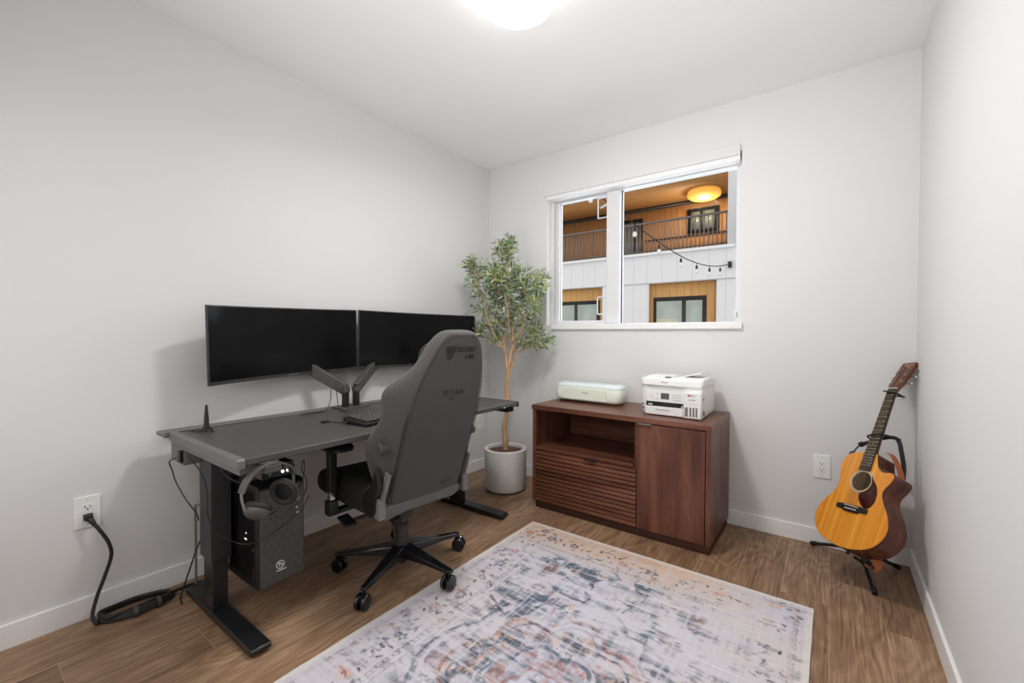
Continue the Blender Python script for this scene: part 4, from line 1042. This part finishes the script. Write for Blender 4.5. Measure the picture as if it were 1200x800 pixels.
# ------------------------------------------------------------------ rug
RX0, RX1, RY1, RY0 = .925, 2.305, -.700, -2.82
nx, ny = 460, 700
xs = np.linspace(0, RX1 - RX0, nx); ys = np.linspace(0, RY1 - RY0, ny)   # v measured from far edge
Xg, Yg = np.meshgrid(xs, ys)
rng = np.random.RandomState(5)
def vnoise(X, Y, fx, fy, seed):
    r = np.random.RandomState(seed); g = r.rand(260, 260)
    x = X * fx + 7.3; y = Y * fy + 3.1
    xi = np.floor(x).astype(int) % 259; yi = np.floor(y).astype(int) % 259; xf = x - np.floor(x); yf = y - np.floor(y)
    xf = xf * xf * (3 - 2 * xf); yf = yf * yf * (3 - 2 * yf)
    return (g[yi, xi] * (1 - xf) + g[yi, xi + 1] * xf) * (1 - yf) + (g[yi + 1, xi] * (1 - xf) + g[yi + 1, xi + 1] * xf) * yf
def fbm(X, Y, fx, fy, seed, o=4):
    s_ = 0; a = .5; t = 0
    for i in range(o): s_ = s_ + a * vnoise(X, Y, fx * 2 ** i, fy * 2 ** i, seed + i); t += a; a *= .55
    return s_ / t
def sm_(e0, e1, x): t = np.clip((x - e0) / (e1 - e0), 0, 1); return t * t * (3 - 2 * t)
wid_, len_ = RX1 - RX0, RY1 - RY0
# mild wobble makes the print look woven
Xw = Xg + (fbm(Xg, Yg, 30, 30, 11, 2) - .5) * .012; Yw = Yg + (fbm(Xg, Yg, 30, 30, 21, 2) - .5) * .012
col = np.empty((ny, nx, 3)); ivory = np.array([205, 200, 207.]); col[:] = ivory
cool = fbm(Xg, Yg, 3, 2.5, 31)[..., None]
col += (cool - .5) * np.array([-18, -6, 16.])
# worn horizontal and vertical threads
col += ((fbm(Xg, Yg, 4, 160, 41, 3) - .5) * 26)[..., None] + ((fbm(Xg, Yg, 160, 6, 51, 3) - .5) * 16)[..., None]
slate = np.array([82, 96, 112.]); teal = np.array([96, 116, 126.]); rust = np.array([160, 108, 98.]); peach = np.array([214, 172, 146.]); dark = np.array([66, 68, 78.]); mauve = np.array([168, 158, 176.])
wearH = fbm(Xg, Yg, 7, 38, 61, 4); wearV = fbm(Xg, Yg, 34, 7, 71, 4); wearB = fbm(Xg, Yg, 3.2, 3.2, 81, 3)
wear = sm_(.40, .57, wearH * .45 + wearV * .25 + wearB * .3)       # 1 = pattern visible
fine_ = sm_(.38, .62, fbm(Xg, Yg, 90, 90, 91, 2))
def lay(mask, c, a=1.0, w=None):
    k = (np.clip(mask, 0, 1) * a * (wear if w is None else w))[..., None]
    col[:] = col * (1 - k) + c * k
def ring_(d, r, w): return 1 - sm_(w * .5, w, np.abs(d - r))
def flower(cx, cy, r, n, ph, cp, cc, a=.8, w=None):
    dx, dy = Xw - cx, Yw - cy; sel = (np.abs(dx) < r * 1.5) & (np.abs(dy) < r * 1.5)
    d = np.hypot(dx, dy); th = np.arctan2(dy, dx) + ph
    petal = r * (.45 + .55 * np.abs(np.cos(n * th / 2)))
    mk = (1 - sm_(petal * .85, petal, d)) * sm_(r * .25, r * .33, d) * sel
    lay(mk, cp, a, w); lay((1 - sm_(r * .16, r * .22, d)) * sel, cc, a, w)
# blotchy washes of slate and mauve over the field
F_in = sm_(.25, .30, np.minimum.reduce([Xg, wid_ - Xg, Yg, len_ - Yg]))
lay(sm_(.48, .60, fbm(Xg, Yg, 9, 16, 101, 4)) * (F_in * .7 + .3), mauve, .6, wear * .8 + .1)
lay(sm_(.54, .62, fbm(Xg, Yg, 22, 26, 103, 3)) * (F_in * .8 + .2), rust, .22, wear)
lay(sm_(.58, .64, fbm(Xg, Yg, 34, 40, 105, 3)), dark, .3, wear)
lay(sm_(.53, .62, fbm(Xg, Yg, 14, 30, 111, 4)) * F_in, teal, .6, wear)
# border band lines
edge = np.minimum.reduce([Xw, wid_ - Xw, Yw, len_ - Yw])
wB = sm_(.32, .52, wearH * .5 + wearB * .5)
for dist, w_, c, a in ((.045, .004, dark, .45), (.062, .003, rust, .35), (.205, .004, dark, .45), (.222, .003, teal, .5), (.245, .006, teal, .4)):
    lay(ring_(edge, dist, w_) * (fine_ * .6 + .3), c, a, wB)
# dotted guard stripes
dots = (np.sin(Xw * 2 * PI / .022) > .2) | (np.sin(Yw * 2 * PI / .022) > .6)
lay(ring_(edge, .054, .008) * dots, rust, .35, wB); lay(ring_(edge, .213, .009) * dots, slate, .5, wB)
# beige tone of the far border band
lay(sm_(.30, .10, Yg) * sm_(wid_ - .1, wid_ - .6, Xg), np.array([216, 180, 152.]), .75, np.ones_like(wear))
lay(sm_(.05, .02, np.minimum(edge, 1)) * 0, ivory)
# flowers along the border
for side in range(4):
    n = 10 if side < 2 else 15
    for i in range(n):
        t = (i + .5) / n; j = .012 * math.sin(i * 5.1)
        cx, cy = ((t * wid_, .132 + j), (t * wid_, len_ - .132 + j), (.132 + j, t * len_), (wid_ - .132 + j, t * len_))[side]
        cp = (rust, slate, dark, peach)[(i + side) % 4]; wv_ = np.clip(wB * .8 + wear * .4, 0, 1)
        flower(cx, cy, .036 if i % 2 else .028, 5 if i % 2 else 6, i, cp, (peach, rust)[i % 2], .75, wv_)
        for k in range(5):
            a = k * 1.3 + i * .7; px, py = cx + .055 * math.cos(a), cy + .045 * math.sin(a)
            dx, dy = Xw - px, Yw - py; ca_, sa_ = math.cos(a * 1.7), math.sin(a * 1.7)
            u_ = dx * ca_ + dy * sa_; v_ = -dx * sa_ + dy * ca_
            lay(1 - sm_(.8, 1.1, (u_ / .014) ** 2 + (v_ / .0055) ** 2), (slate, dark, teal)[k % 3], .8, wv_)
# central medallion
cx0, cy0 = wid_ / 2, len_ / 2
dx, dy = Xw - cx0, (Yw - cy0) * .78; d = np.hypot(dx, dy); th = np.arctan2(dy, dx)
for (r0, amp, n, c, w_, a) in ((.40, .045, 8, slate, .008, .7), (.375, .045, 8, ivory, .010, .9), (.30, .05, 8, rust, .010, .6), (.27, .05, 8, dark, .006, .6), (.17, .03, 6, slate, .010, .7), (.09, .018, 6, rust, .008, .6)):
    rr_ = r0 + amp * np.abs(np.cos(n * th / 2)) - amp / 2
    lay(1 - sm_(w_ * .5, w_, np.abs(d - rr_)), c, a, np.clip(wear + .25, 0, 1))
rr_ = .30 + .05 * np.abs(np.cos(4 * th)) - .025
lay((d < rr_) * (d > .2) * sm_(.45, .55, fbm(Xg, Yg, 18, 22, 121, 3)), dark, .6)
lay((d < .17) * sm_(.48, .58, fbm(Xg, Yg, 20, 20, 131, 3)), rust, .5)
lay((d < rr_) * (d > .2) * sm_(.55, .6, fbm(Xg, Yg, 40, 40, 133, 2)), peach, .6)
for i in range(12):
    a = i * PI / 6; flower(cx0 + .24 * math.cos(a), cy0 + .24 * math.sin(a) / .78, .030, 6, i, (rust, slate)[i % 2], peach, .6)
# spandrels in the corners of the field
for sx_ in (0, 1):
    for sy_ in (0, 1):
        qx, qy = (.26 if not sx_ else wid_ - .26), (.26 if not sy_ else len_ - .26)
        dx, dy = np.abs(Xw - qx), np.abs(Yw - qy); inside = ((Xg - qx) * (1 if not sx_ else -1) > 0) & ((Yg - qy) * (1 if not sy_ else -1) > 0)
        rr_ = np.hypot(dx, dy * .7); tt = np.arctan2(dy, dx)
        bd = .36 + .035 * np.cos(10 * tt)
        lay(inside * (rr_ < bd) * sm_(.46, .58, fbm(Xg, Yg, 16, 26, 141 + sx_ * 3 + sy_, 3)), slate, .85)
        lay(inside * (1 - sm_(.004, .008, np.abs(rr_ - bd))), dark, .6)
        lay(inside * (1 - sm_(.003, .007, np.abs(rr_ - bd * .55))), ivory, .9, np.ones_like(wear))
        flower(qx + (.1 if not sx_ else -.1), qy + (.12 if not sy_ else -.12), .05, 6, 1, rust, peach, .6)
        flower(qx + (.2 if not sx_ else -.2), qy + (.08 if not sy_ else -.08), .035, 5, 1, peach, slate, .6)
# scattered sprigs and scrolls
for i in range(190):
    px, py = rng.uniform(.03, wid_ - .03), rng.uniform(.03, len_ - .03); a = rng.uniform(0, 6.3); c = (slate, dark, teal, rust, peach)[rng.randint(5)]
    if i % 3 == 0: flower(px, py, rng.uniform(.015, .03), 5, a, c, peach, .7)
    else:
        dx, dy = Xw - px, Yw - py; u_ = dx * math.cos(a) + dy * math.sin(a); v_ = -dx * math.sin(a) + dy * math.cos(a)
        v_ = v_ - 8 * u_ * u_
        lay(1 - sm_(.8, 1.1, (u_ / rng.uniform(.015, .045)) ** 2 + (v_ / .004) ** 2), c, .8)
for k in range(5):  # straight cartouche lines across the field
    yy = .42 + k * .33
    lay(ring_(Yw, yy, .006) * F_in, ivory, .8, np.ones_like(wear) * .8)
for xx in (.40, .98): lay(ring_(Xw, xx, .006) * F_in, ivory, .8, np.ones_like(wear) * .8)
# streaky abrasion and plain selvedge
ab = sm_(.52, .64, fbm(Xg, Yg, 5, 90, 151, 4)); col += (ivory - col) * (ab * .55)[..., None]
ab = sm_(.55, .66, fbm(Xg, Yg, 70, 5, 161, 4)); col += (ivory - col) * (ab * .4)[..., None]
sel = sm_(.026, .018, edge); col += (np.array([216, 212, 206.]) - col) * (sel * .85)[..., None]
col = np.clip(col, 0, 255)
lc = col / 255; lc = np.where(lc <= .04045, lc / 12.92, ((lc + .055) / 1.055) ** 2.4)
rgba = np.ones((ny, nx, 4), dtype=np.float32); rgba[..., :3] = lc
rme = bpy.data.meshes.new('area_rug')
zt = .007 + (fbm(Xg, Yg, 8, 8, 171, 2) - .5) * .0008
ewob = .002 * (fbm(Yg, Xg, 14, 1, 181, 2) - .5) * 2
Vx = RX0 + Xg + ewob * (np.abs(Xg / wid_ - .5) > .495); Vy = RY1 - Yg
vv = np.stack([Vx, Vy, zt], -1).reshape(-1, 3)
nt_ = ny * nx
idx = np.arange(nt_).reshape(ny, nx)
q = np.stack([idx[:-1, :-1], idx[1:, :-1], idx[1:, 1:], idx[:-1, 1:]], -1).reshape(-1, 4)
# skirt down to the floor
border = np.concatenate([idx[0, :], idx[1:, -1], idx[-1, -2::-1], idx[-2:0:-1, 0]])
bvv = vv[border].copy(); bvv[:, 2] = 0.0003
vv = np.concatenate([vv, bvv]); nb = len(border); bi = nt_ + np.arange(nb)
q2 = np.stack([border, np.roll(border, -1), np.roll(bi, -1), bi], -1)
q = np.concatenate([q, q2])
rme.vertices.add(len(vv)); rme.vertices.foreach_set('co', vv.astype(np.float32).ravel())
rme.loops.add(len(q) * 4); rme.loops.foreach_set('vertex_index', q.astype(np.int32).ravel())
rme.polygons.add(len(q)); rme.polygons.foreach_set('loop_start', np.arange(0, len(q) * 4, 4, dtype=np.int32)); rme.polygons.foreach_set('loop_total', np.full(len(q), 4, dtype=np.int32))
rme.update(calc_edges=True)
ca = rme.color_attributes.new('print', 'FLOAT_COLOR', 'POINT')
full = np.concatenate([rgba.reshape(-1, 4), np.tile(np.array([[.10, .11, .13, 1]], dtype=np.float32), (nb, 1))]); ca.data.foreach_set('color', full.astype(np.float32).ravel())
rm = bpy.data.materials.new('distressed_rug'); rm.use_nodes = True; nt = rm.node_tree; b = nt.nodes['Principled BSDF']
a_ = nt.nodes.new('ShaderNodeAttribute'); a_.attribute_name = 'print'
n_ = nt.nodes.new('ShaderNodeTexNoise'); n_.inputs['Scale'].default_value = 420; tc = nt.nodes.new('ShaderNodeTexCoord'); nt.links.new(tc.outputs['Object'], n_.inputs['Vector'])
mr = nt.nodes.new('ShaderNodeMapRange'); mr.inputs['From Min'].default_value = .3; mr.inputs['From Max'].default_value = .7; mr.inputs['To Min'].default_value = .93; mr.inputs['To Max'].default_value = 1.05
nt.links.new(n_.outputs['Fac'], mr.inputs['Value'])
s2_ = nt.nodes.new('ShaderNodeVectorMath'); s2_.operation = 'SCALE'; nt.links.new(a_.outputs['Color'], s2_.inputs[0]); nt.links.new(mr.outputs[0], s2_.inputs['Scale'])
nt.links.new(s2_.outputs[0], b.inputs['Base Color']); b.inputs['Roughness'].default_value = .95; b.inputs['Specular IOR Level'].default_value = .1
bp = nt.nodes.new('ShaderNodeBump'); bp.inputs['Strength'].default_value = .3; bp.inputs['Distance'].default_value = .001; nt.links.new(n_.outputs['Fac'], bp.inputs['Height']); nt.links.new(bp.outputs[0], b.inputs['Normal'])
rme.materials.append(rm)
rg = bpy.data.objects.new('area_rug', rme); C.objects.link(rg)
tag(rg, 'faded oriental style rug in ivory, slate blue and rust on the floor', 'rug')

# ------------------------------------------------------------------ neighbouring building across the courtyard
FY, BY = 6.0, 7.5
nb_ = thing('apartment_building', 'white panelled apartment building with a timber balcony seen through the window', 'building', (0, FY, 0))
def stripes(name, c1, c2, period, w=.04, rough=.6, nz=.06):
    m = bpy.data.materials.new(name); m.use_nodes = True; nt = m.node_tree; L = nt.links; b = nt.nodes['Principled BSDF']
    tc = nt.nodes.new('ShaderNodeTexCoord'); s_ = nt.nodes.new('ShaderNodeSeparateXYZ'); L.new(tc.outputs['Object'], s_.inputs[0])
    def mm(op, a, b2):
        n = nt.nodes.new('ShaderNodeMath'); n.operation = op
        for i, v_ in enumerate((a, b2)):
            if isinstance(v_, (int, float)): n.inputs[i].default_value = v_
            else: L.new(v_, n.inputs[i])
        return n.outputs[0]
    fr = mm('FRACT', mm('MULTIPLY', mm('ADD', s_.outputs[0], 50.0), 1 / period), 0)
    ln = mm('LESS_THAN', fr, w)
    n = nt.nodes.new('ShaderNodeTexNoise'); n.inputs['Scale'].default_value = 3; mp = nt.nodes.new('ShaderNodeMapping'); mp.inputs['Scale'].default_value = (6, 6, .8); L.new(tc.outputs['Object'], mp.inputs['Vector']); L.new(mp.outputs[0], n.inputs['Vector'])
    mr = nt.nodes.new('ShaderNodeMapRange'); mr.inputs['To Min'].default_value = 1 - nz * 2; mr.inputs['To Max'].default_value = 1 + nz * 2; L.new(n.outputs['Fac'], mr.inputs['Value'])
    mx = nt.nodes.new('ShaderNodeMix'); mx.data_type = 'RGBA'; L.new(ln, mx.inputs[0]); mx.inputs[6].default_value = c1; mx.inputs[7].default_value = c2
    sc2 = nt.nodes.new('ShaderNodeVectorMath'); sc2.operation = 'SCALE'; L.new(mx.outputs[2], sc2.inputs[0]); L.new(mr.outputs[0], sc2.inputs['Scale'])
    L.new(sc2.outputs[0], b.inputs['Base Color']); b.inputs['Roughness'].default_value = rough
    return m
siding = stripes('white_siding', rgb(222, 222, 224), rgb(196, 196, 200), .295, .035, .6, .01)
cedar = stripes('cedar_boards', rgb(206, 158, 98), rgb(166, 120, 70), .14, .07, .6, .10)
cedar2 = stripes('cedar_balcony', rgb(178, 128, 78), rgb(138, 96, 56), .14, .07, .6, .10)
wtrim = mat('white_metal_trim', rgb(226, 226, 228), .5)
bf = mat('black_window_frame', rgb(38, 36, 36), .4)
def nbx(name, x0, x1, y0, y1, z0, z1, m, p=nb_, bevel=0):
    return MB().box(x0, x1, y0 - FY, y1 - FY, z0, z1).build(name, m, p, bevel=bevel)
# facade (with two recessed timber bays)
fc = MB()
def fb_(x0, x1, z0, z1): fc.box(x0, x1, 0, .25, z0, z1)
ZB = -3.0
fb_(-12, 7, 2.17, 2.745); fb_(.585, 7, ZB, 2.17); fb_(-1.73, -.70, ZB, 2.17); fb_(-12, -4.2, ZB, 2.17)
fb_(-4.2, -1.73, ZB, .2); fb_(-.70, .585, ZB, .2)
fc.build('facade', siding, nb_, smooth=0)
nbx('parapet_cap', -12, .905, FY - .06, FY + .27, 2.745, 2.80, wtrim, bevel=.005)
nbx('corner_column', .765, 7, FY - .02, FY + .30, 2.80, 5.4, wtrim)
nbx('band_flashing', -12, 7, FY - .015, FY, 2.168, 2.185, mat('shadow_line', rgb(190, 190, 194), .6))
# bays
def bay(x0, x1, wx0, wx1, wm):
    nbx('timber_bay', x0, x1, FY + .06, FY + .25, .2, 2.17, cedar)
    w = nbx('window', wx0, wx1, FY + .035, FY + .06, .3, 1.885, bf)
    for a, b_ in ((wx0 + .07, wm - .04), (wm + .04, wx1 - .07)):
        MB().box(a, b_, .028, .034, .36, 1.80).build('pane', panem, w)
        pass
    MB().box(wx0 + .07, wm - .1, .0275, .0278, .3, 1.45).build('room_glow', roomm, w)
panem = mat('neighbour_glass', rgb(168, 178, 170), .08, noise=(1.2, .15))
roomm = mat('lit_room', rgb(200, 198, 172), .3)
bay(-4.2, -1.73, -4.0, -1.81, -2.39); bay(-.70, .585, -.615, .40, -.01)
# balcony
nbx('balcony_floor', -12, .765, FY + .25, BY + 1, 2.5, 2.62, wtrim)
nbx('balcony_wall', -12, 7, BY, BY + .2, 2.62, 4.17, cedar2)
nbx('soffit', -12, .765, FY + .0, BY + .2, 4.17, 4.3, mat('soffit_wood', rgb(186, 138, 84), .6, noise=(5, .12, (.3, 4, 1))))
nbx('upper_wall', -12, 7, FY - .02, FY + .2, 4.3, 6.5, siding)
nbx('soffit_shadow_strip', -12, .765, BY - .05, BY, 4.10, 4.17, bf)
def bwin(x0, x1, z0, z1, muls):
    w = nbx('window', x0, x1, BY - .06, BY, z0, z1, bf)
    xs_ = [x0 + .05] + muls + [x1 - .05]
    for a, b_ in zip(xs_[:-1], xs_[1:]): MB().box(a + .03, b_ - .03, BY - .068 - FY, BY - .061 - FY, z0 + .06, z1 - .08).build('pane', panem2, w)
panem2 = mat('balcony_glass', rgb(112, 118, 112), .1, noise=(3, .3))
bwin(-.33, .32, 3.42, 3.96, [-.03]); bwin(-2.12, -1.38, 2.62, 3.93, [-1.55])
nbx('handrail_on_wall', -1.2, .765, BY - .10, BY - .06, 3.02, 3.07, bf)
nbx('pipe_on_wall', -1.3, .765, BY - .04, BY - .02, 3.36, 3.385, bf)
rl = MB(); rl.box(-12, .765, .05, .09, 3.415, 3.45).box(-12, .765, .06, .08, 2.84, 2.865)
xx = -6.5
while xx < .76: rl.box(xx, xx + .017, .06, .08, 2.80, 3.415); xx += .0785
rl.build('railing', mat('rail_grey', rgb(112, 108, 106), .5), nb_)
bl = thing('lamp_reflection', 'round amber glowing dome added as the ceiling lamp reflection seen in the window', 'reflection', (.13, 6.95, 4.17))  # glowing dome added outside as the ceiling lamp's reflection in the pane
MB().lathe([(.30, 0), (.32, -.02), (.335, -.07), (.325, -.12), (.26, -.165), (.12, -.185), (.001, -.188)], n=40).build('reflection_dome', mat('amber_reflection', rgb(235, 180, 80), .4, emis=(1, .52, .10, 1), estr=.55), bl)
pL = bpy.data.lights.new('balcony_fill', 'POINT'); pL.energy = 34; pL.color = (1, .82, .6); pL.shadow_soft_size = .2  # added light below the dome to brighten the balcony; no lamp hangs there
po = bpy.data.objects.new('balcony_fill', pL); C.objects.link(po); po.location = (.13, 6.95, 3.85)
cy = struct('courtyard_ground', MB().box(-14, 12, .3, 14, -3.2, -3.0), mat('courtyard_paving', rgb(150, 150, 148), .9, noise=(2, .2)), smooth=0)
cy.name = 'floor_courtyard'

# string lights
sl_ = thing('string_light_wire', 'black string light wire sagging across the courtyard outside the window', 'string lights', (.818, 5.97, 2.425))
O = Vector((.818, 5.97, 2.425))
wp = [Vector(q_) for q_ in [(0.826, 5.95, 2.433), (0.741, 5.5, 2.344), (0.662, 5.05, 2.293), (0.564, 4.6, 2.292), (0.439, 4.15, 2.349), (0.277, 3.6, 2.486), (0.133, 3.0, 2.648), (0.061, 2.75, 2.756), (-0.198, 2.3, 3.005), (-0.5, 1.9, 3.32), (-0.877, 1.5, 3.783)]]
MB().tube(catmull([p - O for p in wp], 6), .008, 6).build('wire', M['cable'], sl_)
MB().box(-.03, .03, -.05, .02, -.06, .05).build('wall_bracket', M['blackmetal'], sl_, bevel=.004)
bulbm = mat('bulb_glass', rgb(228, 226, 222), .1, spec=.8)
for j, i in enumerate([1, 2, 3, 4, 5, 6, 8]):
    p = wp[i] - Vector((0, 0, .01))
    lab = ['clear string light bulb nearest the wall bracket on the white facade', 'second clear string light bulb from the wall bracket', 'third clear string light bulb from the wall bracket', 'fourth clear string light bulb from the wall bracket, against white siding', 'string light bulb hanging in front of the white balcony ledge', 'bright round string light bulb in front of the balcony railing', 'string light bulb at the top of the narrow left window pane'][j]
    t = thing('string_light_bulb', lab, 'light bulb', p, group='string light bulbs outside the window')
    MB().cyl((0, 0, 0), (0, 0, -.035), .004, n=6).lathe([(.012, -.03), (.018, -.035), (.018, -.085), (.014, -.09)], n=14).build('socket', M['blackplastic'], t)
    MB().lathe([(.013, -.088), (.026, -.105), (.031, -.128), (.026, -.15), (.012, -.162), (.002, -.165)], n=18).build('glass_bulb', bulbm, t)

# ------------------------------------------------------------------ lights
w = bpy.data.worlds.new('World'); sc.world = w; w.use_nodes = True
bg_ = w.node_tree.nodes['Background']; bg_.inputs['Color'].default_value = (1, .985, .975, 1); bg_.inputs['Strength'].default_value = 1.2
def area(name, loc, look, size, e, c=(1, 1, 1), sy=None):
    l = bpy.data.lights.new(name, 'AREA'); l.energy = e; l.color = c; l.size = size
    if sy: l.shape = 'RECTANGLE'; l.size_y = sy
    o_ = bpy.data.objects.new(name, l); C.objects.link(o_); o_.location = loc
    o_.rotation_euler = (Vector(look) - Vector(loc)).to_track_quat('-Z', 'Y').to_euler()
    return o_
bf_ = area('bounce_fill', (1.75, -2.9, .95), (1.5, -.8, 2.75), 1.1, 8.5, (1, .995, .99)); bf_.data.spread = rad(95)  # unseen fill light added behind the camera, aimed up at the ceiling
area('room_fill', (1.3, -3.36, 1.25), (1.7, -.4, .2), 2.0, 19, (1, .995, .99), 1.9)
area('window_daylight', (1.24, .75, 1.85), (1.4, -2.0, .2), 1.9, 27, (.84, .92, 1.0), 1.3)
ll = area('lamp_light', (1.345, -1.46, 2.375), (1.6, -1.1, 0), .26, 23, (1, .97, .93)); ll.data.shape = 'DISK'
sc.cycles.max_bounces = 8; sc.cycles.diffuse_bounces = 5; sc.cycles.transparent_max_bounces = 12
sc.cycles.use_denoising = True
sc.cycles.caustics_reflective = False; sc.cycles.caustics_refractive = False
